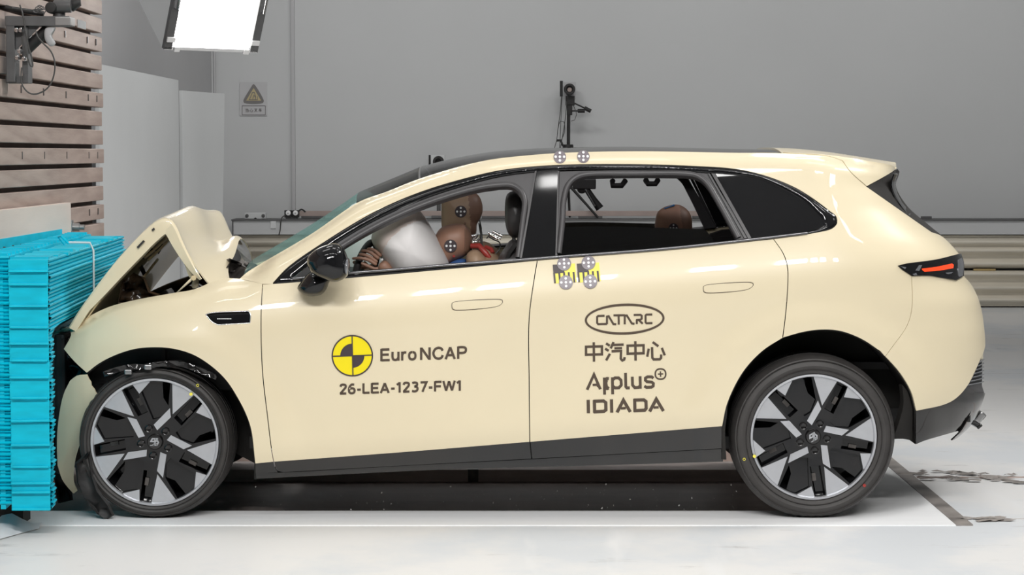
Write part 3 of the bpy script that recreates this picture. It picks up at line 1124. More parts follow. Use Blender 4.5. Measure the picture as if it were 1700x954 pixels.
# sign on the wall
def wall_px(name, polys, m, root, Y, t=0.004, holes=None):
    bm = bmesh.new()
    for pl in polys:
        V, F = tri2d(pl, holes or (), 0)
        vs = [bm.verts.new(P(a, b, Y)) for a, b in V]
        for f in F:
            bm.faces.new([vs[k] for k in f])
    bmesh.ops.recalc_face_normals(bm, faces=bm.faces[:])
    for f in bm.faces:
        if f.normal.y > 0:
            f.normal_flip()
    ex = bmesh.ops.extrude_face_region(bm, geom=bm.faces[:])
    bmesh.ops.translate(bm, vec=(0, t, 0), verts=[g for g in ex['geom'] if isinstance(g, bmesh.types.BMVert)])
    bmesh.ops.recalc_face_normals(bm, faces=bm.faces[:])
    return attach(from_bm(name, bm, m), root)


YW = Y_BACK - 0.012
root = empty('warning_sign', 'square wall sign with a dark yellow triangle and Chinese caption', 'sign', (P(421, 164, YW).x, YW, P(421, 192, YW).z))
wall_px('board', [[(398, 136), (443, 136), (443, 192), (398, 192)]], M['sign_bg'], root, YW, 0.01)
wall_px('triangle', [cr([(421, 139.5), (423, 141), (438, 167.5), (437, 170.5), (405, 170.5), (404, 167.5), (419, 141)], 2)], M['sign_k'], root, YW - 0.003)
wall_px('triangle_field', [[(421, 146), (433.5, 167), (408.5, 167)]], M['sign_y'], root, YW - 0.005)
fork = [stroke([(414, 165.2), (419, 153.5), (422.5, 153.5), (424.5, 161)], 1.1), stroke([(413, 165.5), (427.5, 165.5)], 1.0), stroke([(419.5, 164.5), (421.5, 158), (424.5, 161.5), (424, 165)], 1.0),
        stroke([(427.5, 159.5), (427.5, 165.5)], 0.8)]
wall_px('truck_pictogram', fork, M['sign_k'], root, YW - 0.007, 0.002)
fr = [stroke([(402, 175.5), (440.5, 175.5)], 0.9), stroke([(402, 190.5), (440.5, 190.5)], 0.9), stroke([(402, 175.5), (402, 190.5)], 0.9), stroke([(440.5, 175.5), (440.5, 190.5)], 0.9)]
wall_px('caption_frame', fr, M['sign_k'], root, YW - 0.003, 0.003)


def glyph(strokes, x0, y0, w, h, lw):
    return [stroke([(x0 + a * w, y0 + b * h) for a, b in s], lw) for s in strokes]


G_DANG = [[(.5, 0), (.5, .32)], [(.18, .06), (.3, .28)], [(.82, .06), (.7, .28)], [(.1, .36), (.9, .36), (.9, 1)], [(.1, .66), (.9, .66)], [(.1, .97), (.9, .97)]]
G_XIN = [[(.08, .45), (.02, .85)], [(.3, .3), (.3, .9), (.4, .98), (.7, .98), (.78, .9), (.78, .72)], [(.4, .02), (.58, .25)], [(.8, .38), (.96, .75)]]
G_CHA = [[(.08, .12), (.85, .12), (.55, .62), (.05, .98)], [(.2, .3), (.55, .68), (.95, .98)], [(.42, .28), (.56, .42)]]
G_CHE = [[(.1, .14), (.9, .14)], [(.42, 0), (.2, .45), (.85, .45)], [(.04, .68), (.96, .68)], [(.54, .3), (.54, 1)]]
cap = []
for k, g in enumerate((G_DANG, G_XIN, G_CHA, G_CHE)):
    cap += glyph(g, 407 + k * 7.4, 180, 5.8, 5.8, 0.75)
wall_px('caption', cap, M['sign_k'], root, YW - 0.003, 0.003)


# high-speed cameras standing on the ledge
def build_stand_cameras():
    Yc = YL + 0.05

    def at(px, py, dy=0.0):
        return P(px, py, Yc + dy)
    root = empty('tripod_camera', 'tall black tripod camera with side grips, rising behind the car roof', 'camera', (at(943, 366).x, Yc, ZL))
    attach(tube('column', [at(943, 305), at(944, 190)], 0.017, M['matte']), root)
    attach(lathe('clamp_ring', [(0.05, -0.02), (0.055, 0.0), (0.05, 0.02)], at(943, 243), 'z', M['matte'], seg=16), root)
    attach(tube('arm_bracket', [at(924, 233), at(931, 233), at(934, 241), at(945, 243)], 0.012, M['matte']), root)
    hub = at(943, 305)
    for dx, dy in ((0.30, -0.05), (-0.18, 0.05), (0.02, 0.12)):
        attach(tube('leg', [hub, (hub.x + dx, hub.y + dy, ZL + 0.010)], [0.016, 0.011], M['matte']), root)
    attach(lathe('camera_lens', [(0.0, -0.03), (0.03, -0.028), (0.034, -0.07), (0.055, -0.07), (0.057, 0.02), (0.05, 0.06), (0, 0.06)], at(945.5, 148), 'y', M['matte'], seg=28), root)
    attach(lathe('lens_glass', [(0.0, -0.045), (0.022, -0.042), (0.026, -0.03)], at(945.5, 149), 'y', M['pink'], seg=16), root)
    wbox('camera_body', 936, 136, 956, 164, 0.10, M['wall_l'], root, Y=Yc + 0.03)
    wbox('antenna', 929.5, 134, 934.5, 160, 0.03, M['matte'], root, Y=Yc)
    wbox('pan_head', 939, 159, 954, 175, 0.06, M['matte'], root, Y=Yc)
    wbox('tilt_head', 941, 173, 950, 191, 0.05, M['matte'], root, Y=Yc)
    attach(tube('grip_rod', [at(953, 171), at(970, 179)], 0.008, M['matte']), root)
    attach(tube('grip', [at(970, 179), at(981, 184.5)], 0.02, M['matte'], seg=10), root)
    attach(tube('grip_rod', [at(948, 184), at(960, 184)], 0.008, M['matte']), root)
    attach(tube('grip', [at(959, 184), at(971, 184)], 0.02, M['matte'], seg=10), root)
    for c in ([(932, 160), (930, 185), (926, 215), (924, 233), (920, 247)], [(933, 160), (931, 200), (929, 247)], [(941, 168), (938, 200), (934, 225), (930, 247)],
              [(952, 175), (957, 190), (954, 199), (948, 201)], [(926, 215), (930, 201), (936, 202), (937, 220), (932, 232)]):
        attach(tube('cable', [at(a, b, -0.02) for a, b in cr(c, 5)], 0.004, M['cable'], seg=5), root)
    # short one nearer the windscreen
    root = empty('box_camera', 'small square grey camera with round black lens, peeking over the roof front', 'camera', (at(728, 366).x, Yc, ZL))
    wbox('camera_body', 715, 257, 738, 278, 0.12, M['panelw'], root, Y=Yc)
    wbox('side_plate', 711.5, 257, 715, 279, 0.10, M['matte'], root, Y=Yc - 0.01)
    attach(lathe('lens', [(0.0, -0.01), (0.025, -0.012), (0.03, -0.045), (0.052, -0.045), (0.056, -0.01), (0.056, 0.01)], at(728, 268), 'y', M['matte'], seg=28), root)
    attach(tube('post', [at(728, 278, 0.05), (at(728, 278).x, Yc + 0.05, ZL)], 0.02, M['darksteel']), root)
    attach(box('base', (at(728, 360).x, Yc + 0.05, ZL + 0.015), (0.14, 0.14, 0.03), M['darksteel'], bevel=0.004), root)


build_stand_cameras()

# torn floor sheet lifted by the barrier
pa = [on_floor(a, b, 0.006) for a, b in ((-40, 915), (18, 888), (70, 873), (58, 880), (28, 903), (-40, 925))]
bm = bmesh.new()
G = []
for i in range(7):
    u = i / 6
    a = on_floor(-30 + 95 * u, 902 - 26 * u, 0.005)
    b = on_floor(-30 + 100 * u, 880 - 12 * u, 0.005)
    b.z += 0.055 * math.sin(min(1, u * 1.15) * 3.14) ** 2 + 0.004
    mid = (a + b) / 2
    mid.z += 0.01
    G.append([tuple(a), tuple(mid), tuple(b)])
o = grid_surface('torn_sheet', np.array(G), M['paper'], None, 0.002)
tag(o, 'torn white sheet of floor covering lifted up in front of the barrier', 'sheet')
# ------------------------------------------------------------------ the car: side surface Y = side(x, z)
CAR_W = 1.88
XS = np.linspace(-2.6, 2.4, 1001)


def smooth_px(pts, sigma=0.05, Y=0.0):
    w = np.array([tuple(P(a, b, Y)) for a, b in cr(pts, 4)])
    x, z = w[:, 0], w[:, 2]
    s0 = (z[1] - z[0]) / (x[1] - x[0])
    s1 = (z[-1] - z[-2]) / (x[-1] - x[-2])
    v = np.interp(XS, x, z)
    v = np.where(XS < x[0], z[0] + s0 * (XS - x[0]), v)
    v = np.where(XS > x[-1], z[-1] + s1 * (XS - x[-1]), v)
    d = XS[1] - XS[0]
    k = np.arange(-int(4 * sigma / d), int(4 * sigma / d) + 1) * d
    g = np.exp(-k**2 / (2 * sigma**2))
    g /= g.sum()
    pad = len(k) // 2
    ve = np.concatenate([v[0] + (v[1] - v[0]) * np.arange(-pad, 0), v, v[-1] + (v[-1] - v[-2]) * np.arange(1, pad + 1)])
    return np.convolve(ve, g, 'valid')


BELT = smooth_px([(60, 545), (180, 510), (300, 487), (453, 470), (640, 453), (893, 430), (1284, 396), (1400, 385), (1500, 378), (1640, 372)], 0.12)
SILL = smooth_px([(60, 800), (424, 768), (880, 733), (1200, 706), (1640, 676)], 0.1)
RIM = smooth_px([(330, 500), (410, 452), (517, 388), (596, 335), (642, 318), (698, 296), (800, 267.5), (885, 257), (963, 252.5), (1068, 251), (1220, 253.5), (1297, 254), (1376, 259),
                 (1478, 276), (1640, 320)], 0.035)
FTOP = smooth_px([(60, 570), (118, 545), (157, 520), (183, 508.5), (223, 498), (288, 486), (322, 480), (354, 467), (372, 461.5), (398, 462), (450, 440)], 0.03)
_rp = np.array([tuple(P(a, b, 0.7)) for a, b in ((1493, 250), (1493, 285), (1487, 304), (1506, 341), (1541, 372), (1565, 391), (1592, 420), (1604, 462), (1622, 490), (1633, 540), (1636, 580), (1634, 620),
                                                   (1634, 640), (1639, 653), (1633, 671), (1617, 700), (1597, 716), (1560, 740), (1540, 800))])
_rz = np.linspace(-0.2, 1.8, 401)
_o = np.argsort(_rp[:, 2])
REARX = np.interp(_rz, _rp[_o, 2], _rp[_o, 0])
_k = np.exp(-np.arange(-8, 9)**2 / (2 * 3.0**2))
REARX = np.convolve(np.pad(REARX, 8, mode='edge'), _k / _k.sum(), 'valid')
_pv = np.linspace(-0.6, 1.2, 361)
_pp = np.interp(_pv, [-0.6, -0.3, -0.1, 0.0, 0.07, 0.16, 0.28, 0.5, 0.64, 0.73, 0.78, 0.84, 0.90, 0.95, 1.0, 1.2],
                [0.15, 0.095, 0.070, 0.045, 0.030, 0.030, 0.026, 0.016, 0.006, 0.002, 0.003, 0.014, 0.029, 0.044, 0.060, 0.125])
_k2 = np.exp(-np.arange(-24, 25)**2 / (2 * 8.0**2))
PROF = np.convolve(np.pad(_pp, 24, mode='edge'), _k2 / _k2.sum(), 'valid')
R_ARC, F_ARC = P(1359, 735, 0.0), P(268, 765, 0.0)
X395, X440, X400, X450 = X_at(395), X_at(440), X_at(405), X_at(455)
X_TAIL0 = X_at(1395)


def sstep(a, b, x):
    t = np.clip((x - a) / (b - a), 0, 1)
    return t * t * (3 - 2 * t)


def side(x, z):
    x = np.asarray(x, float)
    z = np.asarray(z, float)
    zb, zs, zr, zf = (np.interp(x, XS, a) for a in (BELT, SILL, RIM, FTOP))
    v = (z - zs) / (zb - zs)
    y = np.interp(v, _pv, PROF)
    h = np.clip(z - zb, 0, None)
    # greenhouse leaning in
    up = np.interp(np.ones_like(v), _pv, PROF) + 0.40 * h + 0.14 * h * h
    y = np.where(v > 1, up, y)
    wr = sstep(X395, X440, x)
    r = np.clip((z - (zr - 0.055)) / 0.055, 0, 0.985)
    y = y + wr * 0.075 * (1 - np.sqrt(1 - r * r))
    wf = 1 - sstep(X400, X450, x)
    r = np.clip((z - (zf - 0.11)) / 0.11, 0, 0.985)
    y = y + wf * 0.10 * (1 - np.sqrt(1 - r * r))
    # front taper
    xf = X_at(340)
    t = np.clip(xf - x, 0, None)
    y = y + 0.17 * t * t / 0.6
    # flared arches
    for c, R in ((R_ARC, 0.455), (F_ARC, 0.455)):
        d = np.sqrt((x - c.x)**2 + (z - c.z)**2)
        y = y - 0.016 * (1 - sstep(R * 1.08, R * 1.34, d)) * (z > c.z - 0.2)
    # rear corner
    xr = np.interp(z, _rz, REARX)
    x0 = X_TAIL0 - 0.15
    u = np.clip((x - x0) / np.maximum(xr - x0, 0.05), 0, 0.9995)
    y = y + 0.72 * (1 - (1 - u**2.3)**(1 / 2.3))
    return y


def solve(px, py):
    """where the sight line of a pixel meets the car's side"""
    ax, az = rays(px, py)
    ys = np.linspace(-0.12, 1.0, 90)
    lo = np.full(len(ax), 0.72)
    hi = np.full(len(ax), 0.72)
    done = np.zeros(len(ax), bool)
    prev = None
    for y in ys:
        d = y - CAM_Y
        g = y - side(ax * d, CAM_Z + az * d)
        hit = (g >= 0) & ~done
        lo[hit] = y - (ys[1] - ys[0])
        hi[hit] = y
        done |= hit
    for _ in range(22):
        m = (lo + hi) / 2
        d = m - CAM_Y
        g = m - side(ax * d, CAM_Z + az * d)
        up = g >= 0
        hi = np.where(up & done, m, hi)
        lo = np.where(~up & done, m, lo)
    Y = np.where(done, hi, 0.72)
    d = Y - CAM_Y
    return np.stack([ax * d, Y, CAM_Z + az * d], -1)


def side_normal(A):
    e = 0.014
    x, z = A[:, 0], A[:, 2]
    fx = (side(x + e, z) - side(x - e, z)) / (2 * e)
    fz = (side(x, z + e) - side(x, z - e)) / (2 * e)
    n = np.stack([fx, -np.ones_like(fx), fz], -1)
    return n / np.linalg.norm(n, axis=1)[:, None]


CAR = empty('car', 'cream yellow hatchback car crashed nose-first into the cyan barrier, hood buckled', 'car', (0.0, CAR_W / 2, 0.0))


def mirrored(o, parent=None):
    c = o.copy()
    COL.objects.link(c)
    c.scale = (1, -1, 1)
    c.location = (0, CAR_W, 0)
    if parent is not None:
        c.parent = parent
        c.matrix_parent_inverse = o.matrix_parent_inverse.copy()
    return c


def panel(name, outer, m, off=0.0, thick=0.008, holes=(), grid=9.0, parent=None, mirror=False, round_=None):
    V, F = tri2d(outer, holes, grid)
    A = solve(V[:, 0], V[:, 1])
    N = side_normal(A)
    if round_:
        # edges fall away over round_[0] pixels by round_[1] metres
        B = np.array([q for lp in [outer] + list(holes) for q in cr(list(lp) + [lp[0]], 1.5)])
        d = np.array([np.sqrt(np.min((B[:, 0] - a)**2 + (B[:, 1] - b)**2)) for a, b in V])
        q = 1 - np.clip(d / round_[0], 0, 1)
        A = A + N * (off - round_[1] * q * q)[:, None]
        fn = np.cross(A[F[:, 1]] - A[F[:, 0]], A[F[:, 2]] - A[F[:, 0]])
        fn *= np.sign((fn * N[F[:, 0]]).sum(1))[:, None]
        N2 = np.zeros_like(A)
        for i in range(3):
            np.add.at(N2, F[:, i], fn)
        N = N2 / np.maximum(np.linalg.norm(N2, axis=1), 1e-12)[:, None]
    else:
        A = A + N * off
    o = solid(name, A, N, F, thick, m)
    attach_car(o, parent)
    if mirror:
        mirrored(o)
    return o


def attach_car(o, parent=None):
    o.parent = parent if parent is not None else CAR
    # car parts sit in world coordinates, so a part's own frame is the world's
    o.matrix_parent_inverse = Matrix() if parent is not None else Matrix.Translation(CAR.location).inverted()
    return o


def decal(name, polys, m, off=0.0016, thick=0.0012, grid=6.0, parent=None):
    As, Ns, Fs, b = [], [], [], 0
    for pl in polys:
        hs = ()
        if isinstance(pl, tuple):
            pl, hs = pl
        V, F = tri2d(pl, hs, grid)
        A = solve(V[:, 0], V[:, 1])
        N = side_normal(A)
        As.append(A + N * off)
        Ns.append(N)
        Fs.append(F + b)
        b += len(V)
    # orient each piece by its own normals
    A, N = np.concatenate(As), np.concatenate(Ns)
    F2 = []
    for F in Fs:
        fn = np.cross(A[F[:, 1]] - A[F[:, 0]], A[F[:, 2]] - A[F[:, 0]])
        F2.append(F if (fn * N[F[:, 0]]).sum() > 0 else F[:, ::-1])
    o = solid(name, A, N, np.concatenate(F2), thick, m)
    return attach_car(o, parent)


# ---- traced seams shared by neighbouring panels (pixels)
def sh(pts, dx=0.0, dy=0.0):
    return [(a + dx, b + dy) for a, b in pts]


G_ = 0.75
TRIM_TOP = [(453, 469), (478, 443), (543, 398), (622, 351), (701, 317), (800, 288.5), (845.5, 280), (924, 273.5), (1042, 272), (1147, 275), (1223.5, 280.5), (1271, 291.5), (1319, 310.5), (1350.6, 329.6),
            (1376, 348.7), (1388.5, 359), (1390, 370), (1382, 379), (1350.6, 387), (1284, 397)]
TRIM_BOT = [(1284, 397), (1112, 414), (893, 432), (780, 443), (580, 461), (500, 467.5), (453, 471)]
DOOR_F = [(436, 472), (433.5, 520), (434, 580), (437, 630), (444, 690), (452, 754), (454.5, 766)]
DOOR_M = [(892, 432), (887, 462), (878.5, 527.6), (878.5, 640), (879.5, 733)]
DOOR_R = [(1284, 396.5), (1300, 420), (1307, 441), (1308, 468), (1304.5, 518.6), (1299.5, 560)]
ARCH_R = [(1198.5, 708), (1207.6, 668), (1233, 617.5), (1265, 582.6), (1299.5, 560), (1331.5, 551), (1363, 546.7), (1395, 549), (1430, 562), (1462, 582.6), (1493.5, 617.5), (1512.6, 649), (1521.5, 681.5)]
ARCH_F = [(144, 618.5), (162.5, 604), (189, 590), (223, 579), (257, 576), (288, 578.5), (320, 588), (348.5, 605.4), (375, 630), (396, 662), (409, 688), (417, 712), (424, 769)]
SEAM_B = [(1513.5, 458), (1514, 510), (1506, 540), (1481, 576), (1470, 591)]

ai = 4
# front fender with torn front edge
panel('front_fender', loop([(117, 545.5), (126, 538.6), (157, 520), (183, 508.5), (223, 498), (288, 486), (322, 480), (354, 467), (372, 461.5), (398, 462.5)],
                           [(398, 462.5), (436 - G_, 471)], sh(DOOR_F, -G_)[0:], [(454.5 - G_, 766), (424, 769)], ARCH_F[::-1],
                           [(144, 618.5), (123, 599), (106, 579)], [(106, 579), (118, 556), (117, 545.5)]), M['cream'],
      holes=[loop([(341, 521.5), (350, 519), (412, 515.8)], [(412, 515.8), (415.5, 520), (415, 536)], [(415, 536), (362, 539)], [(362, 539), (352, 534), (341, 521.5)], step=4)], mirror=True)
# body side: A-pillar, roof rail, rear pillar and rear quarter in one pressing
panel('body_side', loop([(398, 462.5), (410, 452), (517, 388), (596, 335), (642, 318), (698, 296), (800, 267.5), (885, 257), (963, 252.5), (1068, 251), (1220, 253.5), (1297, 254), (1376, 259.5), (1398, 267)],
                        [(1398, 267), (1412, 286), (1438, 309.5)], [(1438, 309.5), (1478, 337.5), (1546, 385)], [(1546, 385), (1562, 391), (1576, 403), (1592, 421)],
                        [(1592, 421), (1554, 430.5), (1503, 437.5), (1490, 441)], [(1490, 441), (1497, 447.5), (1513, 457.5)],
                        sh(SEAM_B, -0.5), ARCH_R[9:3:-1], sh(DOOR_R, G_)[::-1], TRIM_TOP[::-1], [(453, 469), (453, 471)], [(453, 471), (436, 471)], step=4), M['cream'], mirror=True, grid=4.2)
panel('front_door', loop(sh(DOOR_F, G_)[::-1][-1:] + sh(DOOR_F, G_), [(454.5 + G_, 766), (670, 750), (879.5 - G_, 733)], sh(DOOR_M, -G_)[::-1], sh(TRIM_BOT, 0, 0.3)[2:], [(453, 471), (436 + G_, 472)]), M['cream'], mirror=True)
panel('rear_door', loop(sh(DOOR_M, G_), [(879.5 + G_, 733), (1040, 720), (1198.5, 707)], ARCH_R[:5], sh(DOOR_R, -G_)[::-1], [(1284, 397), (1112, 414), (893, 432.3)]), M['cream'], mirror=True)
panel('rear_bumper', loop(sh(SEAM_B, 0.5), [(1470, 591), (1493.5, 617.5), (1512.6, 649), (1521.5, 681.5)], [(1521.5, 681.5), (1566.6, 671.5), (1585.6, 662), (1606, 640), (1631, 589)],
                          [(1631, 589), (1635.5, 575), (1634, 545), (1629, 512), (1622, 490), (1611, 470), (1600, 458)], [(1600, 458), (1586, 465)], [(1586, 465), (1557, 460), (1540, 457), (1513.5, 458)]), M['cream'], mirror=True)
panel('rear_spoiler', loop([(1398.8, 266.5), (1376, 259.2), (1300, 253)], [(1300, 253), (1376, 257.5), (1440, 267), (1478, 274), (1489, 278.5)], [(1489, 278.5), (1481, 285), (1439, 308.8)], [(1439, 308.8), (1412.8, 285.6), (1398.8, 266.5)], step=4), M['cream'], thick=0.01, off=0.001)
panel('spoiler_fin', loop([(1439, 310), (1481, 285.5), (1490, 280)], [(1490, 280), (1493.5, 285), (1487, 306), (1506, 341), (1541, 372), (1565, 391.5)], [(1565, 391.5), (1546, 385.5)], [(1546, 385.5), (1478, 338), (1439, 310)]), M['liner'], off=-0.001, mirror=True)

# dark inner sheets behind the panels so that the shut lines read dark
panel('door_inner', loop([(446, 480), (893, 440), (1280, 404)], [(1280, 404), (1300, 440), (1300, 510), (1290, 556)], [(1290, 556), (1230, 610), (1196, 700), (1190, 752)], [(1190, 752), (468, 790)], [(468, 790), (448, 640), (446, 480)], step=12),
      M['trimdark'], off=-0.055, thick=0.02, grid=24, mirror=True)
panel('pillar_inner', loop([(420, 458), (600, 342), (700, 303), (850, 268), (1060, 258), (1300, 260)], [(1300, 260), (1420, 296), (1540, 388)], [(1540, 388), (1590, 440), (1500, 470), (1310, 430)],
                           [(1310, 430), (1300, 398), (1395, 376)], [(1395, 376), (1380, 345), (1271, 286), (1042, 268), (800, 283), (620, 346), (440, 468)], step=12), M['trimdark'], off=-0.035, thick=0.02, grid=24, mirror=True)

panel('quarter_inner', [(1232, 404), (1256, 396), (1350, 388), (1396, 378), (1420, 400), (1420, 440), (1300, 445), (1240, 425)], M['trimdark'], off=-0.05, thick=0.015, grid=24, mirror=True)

# ---- sill and cladding
panel('door_cladding', loop([(455.5, 766.6), (670, 750.6), (879, 733.6)], [(879, 733.6), (882, 761.5)], [(882, 761.5), (650, 774), (470, 784)], [(470, 784), (461, 782), (457, 774), (455.5, 766.6)]), M['clad'], off=-0.004, mirror=True)
panel('door_cladding', loop([(880.6, 733.5), (1040, 720.5), (1198, 707.5)], [(1198, 707.5), (1198, 744.5)], [(1198, 744.5), (1040, 753), (883.6, 761.5)], [(883.6, 761.5), (880.6, 733.5)]), M['clad'], off=-0.004, mirror=True)
panel('fender_cladding', loop([(424, 769.5), (454, 766.6)], [(454, 766.6), (456, 776), (461, 784.2)], [(461, 784.2), (424.5, 786)], [(424.5, 786), (424, 769.5)]), M['clad'], off=-0.004)
panel('sill', loop([(424, 787.5), (470, 786.8), (650, 776.6), (883, 764.4), (1040, 755.6), (1200, 747)], [(1200, 747), (1201, 768)], [(1201, 768), (1000, 774), (746, 781), (425, 797)], [(425, 797), (424, 787.5)]), M['clad'], off=-0.018, thick=0.03, mirror=True)
for a, b, y0, y1 in ((470, 531, 794.6, 793.2), (1002, 1075, 772.2, 770.6), (1076, 1165, 771, 769)):
    panel('jacking_strip', [(a, y0), (b, y1), (b, y1 + 2.6), (a, y0 + 2.6)], M['sill'], off=-0.06, thick=0.02, grid=20)

# ---- rear lower cladding
panel('rear_cladding', loop([(1522, 682), (1566.6, 672), (1585.6, 662.5), (1606, 640.5)], [(1606, 640.5), (1620, 650), (1638, 652)], [(1638, 652), (1633, 668), (1617, 690)], [(1617, 690), (1605, 706), (1594, 716)], [(1594, 716), (1535, 733), (1522, 738.5)], [(1522, 738.5), (1522, 682)]),
      M['clad'], off=-0.006, mirror=True)
panel('rear_grille', loop([(1606, 640), (1620, 612), (1631, 590)], [(1631, 590), (1634, 600), (1634, 640)], [(1634, 640), (1638, 652)], [(1638, 652), (1620, 650), (1606, 640)]), M['frame'], off=-0.010, mirror=True)
for k in range(7):
    y = 599 + k * 6.2
    x0 = 1631 - (y - 590) * 0.50
    panel('grille_rib', stroke(cr([(x0 - 1, y + 2.5), ((x0 + 1634) / 2, y), (1634, y - 3)], 5), 1.5), M['lens'] if k % 1 == 0 else M['clad'], off=0.0, thick=0.008, grid=0)
ry_ = Matrix.Rotation(math.radians(-52), 4, 'Y')
attach_car(box('exhaust_trim', P(1613, 684, 0.86), (0.050, 0.42, 0.030), M['steel'], rot=ry_, bevel=0.008))
attach_car(box('exhaust_slot', P(1619, 684, 0.86), (0.030, 0.36, 0.020), M['matte'], rot=ry_, bevel=0.006))
attach_car(box('diffuser_fin', P(1612, 699, 0.86), (0.026, 0.40, 0.014), M['clad'], rot=Matrix.Rotation(math.radians(-40), 4, 'Y'), bevel=0.004))

# ---- tail lamp
TL = loop([(1490, 441), (1503, 438), (1554, 431), (1594, 422)], [(1594, 422), (1598, 436), (1598, 458)], [(1598, 458), (1586, 465)], [(1586, 465), (1570, 462), (1557, 459.5), (1540, 457.5), (1513, 458)], [(1513, 458), (1497, 447.5), (1490, 441)], step=4)
tlo = panel('tail_lamp', TL, M['black'], off=0.006, thick=0.03, mirror=True)
decal('lamp_bar', [loop([(1528.5, 446), (1550, 443.5), (1578, 437.8)], [(1578, 437.8), (1581, 440), (1580, 445.5)], [(1580, 445.5), (1556, 449.5), (1533, 451)], [(1533, 451), (1530, 449), (1528.5, 446)], step=4)], M['red'], 0.0075, 0.002, parent=tlo)
decal('lamp_lens', [loop([(1588, 432), (1594, 429), (1597, 440), (1596, 458)], [(1596, 458), (1590, 460), (1588, 446), (1588, 432)], step=4)], M['lens'], 0.0075, 0.002, parent=tlo)
for pl_ in ([(1567, 453), (1580, 451.5), (1577, 454.5), (1571, 455)], [(1518, 449), (1524, 440.5), (1529, 440.5), (1524, 450)], [(1513, 455), (1519, 453), (1521, 456.5), (1516, 457)], [(1493, 442), (1503, 444), (1501, 447)]):
    decal('lamp_lens', [pl_], M['lens'], 0.0075, 0.002, parent=tlo)

# ---- window surround, frames and panes
INNER_TOP = [(500, 449), (543, 413), (622, 365), (701, 330), (790, 301.5), (845, 289.5), (924, 282), (1042, 280.5), (1100, 281.5), (1187, 287), (1258.5, 295), (1303, 315), (1338, 336), (1362, 359)]
INNER_R = [(1362, 359), (1367, 366), (1368, 373), (1358, 380)]
INNER_BOT = [(1358, 380), (1340, 384), (1247, 395), (1112, 409.5), (923, 424), (867, 428.5), (740, 437.5), (640, 446), (580, 450.5), (486, 460)]
panel('window_trim', loop(TRIM_TOP, TRIM_BOT, [(453, 471), (453, 469)]), M['black'], off=0.004, thick=0.012, holes=[loop(INNER_TOP, INNER_R, INNER_BOT, [(486, 460), (500, 449)])], grid=2.6, mirror=True, round_=(5.0, 0.007))

F_OPEN = loop([(505, 457), (540, 430), (572, 409), (620, 381), (688, 349), (734, 332), (790, 316), (828, 310)], [(828, 310), (848, 310.5), (860, 318), (867, 332)], [(867, 332), (864, 370), (856.5, 427.5)], [(856.5, 427.5), (740, 437), (640, 445.5), (580, 450), (505, 457)])
F_FRAME = loop([(486, 460), (500, 449)], INNER_TOP[:6] + [(891, 284)], [(891, 284), (866, 428.5)], [(866, 428.5), (740, 437.5), (640, 446), (580, 450.5), (486, 460)])
panel('door_frame', F_FRAME, M['frame'], off=-0.010, thick=0.022, holes=[loop([(525, 441), (572, 409), (620, 381), (688, 349), (734, 332), (790, 316), (828, 310)], [(828, 310), (848, 310.5), (860, 318), (867, 332)], [(867, 332), (864, 370), (856.5, 427)],
                                                                             [(856.5, 427), (740, 436.5), (640, 445), (582, 449.5), (525, 453.5)], [(525, 453.5), (525, 441)])], grid=7, mirror=True)
panel('sail_panel', loop([(488, 459.4), (501, 448.5), (520, 434), (542, 420)], [(542, 420), (545, 452.6)], [(545, 452.6), (488, 459.4)]), M['matte'], off=-0.006, thick=0.015, mirror=True)
panel('b_pillar_cover', loop([(891.5, 283.5), (926, 282)], [(926, 282), (922.5, 424)], [(922.5, 424), (867, 428.3)], [(867, 428.3), (891.5, 283.5)]), M['black'], off=-0.002, thick=0.03, mirror=True)
for x0, x1, x2, x3 in ((888, 891, 866.5, 863), (926, 928.5, 924.5, 922)):
    panel('pillar_seal', [(x0, 284), (x1, 283.6), (x2, 428), (x3, 428.3)], M['rubber'], off=0.002, thick=0.012, grid=8, mirror=True)
R_OPEN = loop([(925.5, 423), (936.5, 372), (939, 330), (946, 309), (957, 297), (972, 292)], [(972, 292), (1050, 290.5), (1138, 291)], [(1138, 291), (1156, 294), (1170, 304), (1190, 335), (1222, 396.5)], [(1222, 396.5), (1112, 409), (925.5, 423)])
panel('door_frame', loop([(929, 283)] + INNER_TOP[7:9] + [(1176, 286)], [(1176, 286), (1246, 394.6)], [(1246, 394.6), (1112, 409.5), (924.5, 423.6)], [(924.5, 423.6), (929, 283)]), M['frame'], off=-0.010, thick=0.022, holes=[R_OPEN], grid=7, mirror=True)
for x0, x1, x2, x3 in ((1175, 1178.5, 1240, 1236), (1181, 1187, 1247.5, 1242)):
    panel('pillar_seal', [(x0, 287.6), (x1, 288), (x2, 395), (x3, 395.6)], M['rubber'], off=0.001, thick=0.012, grid=8, mirror=True)
panel('quarter_pane', loop([(1188, 287.6), (1258.5, 295.6), (1303, 315.6), (1338, 336.4), (1362, 359.4)], [(1362, 359.4), (1367, 366), (1367.6, 373), (1357.5, 379.8)], [(1357.5, 379.8), (1340, 383.6), (1247.5, 394.6)], [(1247.5, 394.6), (1188, 287.6)]), M['glass_blk'], off=-0.003, thick=0.006, mirror=True)
GLR = loop([(926, 373.5), (1000, 372.6), (1170, 377)], [(1170, 377), (1174, 381), (1188, 400)], [(1188, 400), (1112, 410.5), (924, 425)], [(924, 425), (926, 373.5)])
gl_near = panel('rear_door_pane', GLR, M['glass_dk'], off=-0.022, thick=0.004)
gl_far = mirrored(gl_near)
gl_far.location.z = -0.03


def edge_tube(name, pts, off, rad, m, mirror=True, closed=False):
    a = np.array(pts)
    A = solve(a[:, 0], a[:, 1])
    A = A + side_normal(A) * off
    o = attach_car(tube(name, [Vector(v) for v in A], rad, m, None, 10, closed))
    if mirror:
        mirrored(o)
    return o


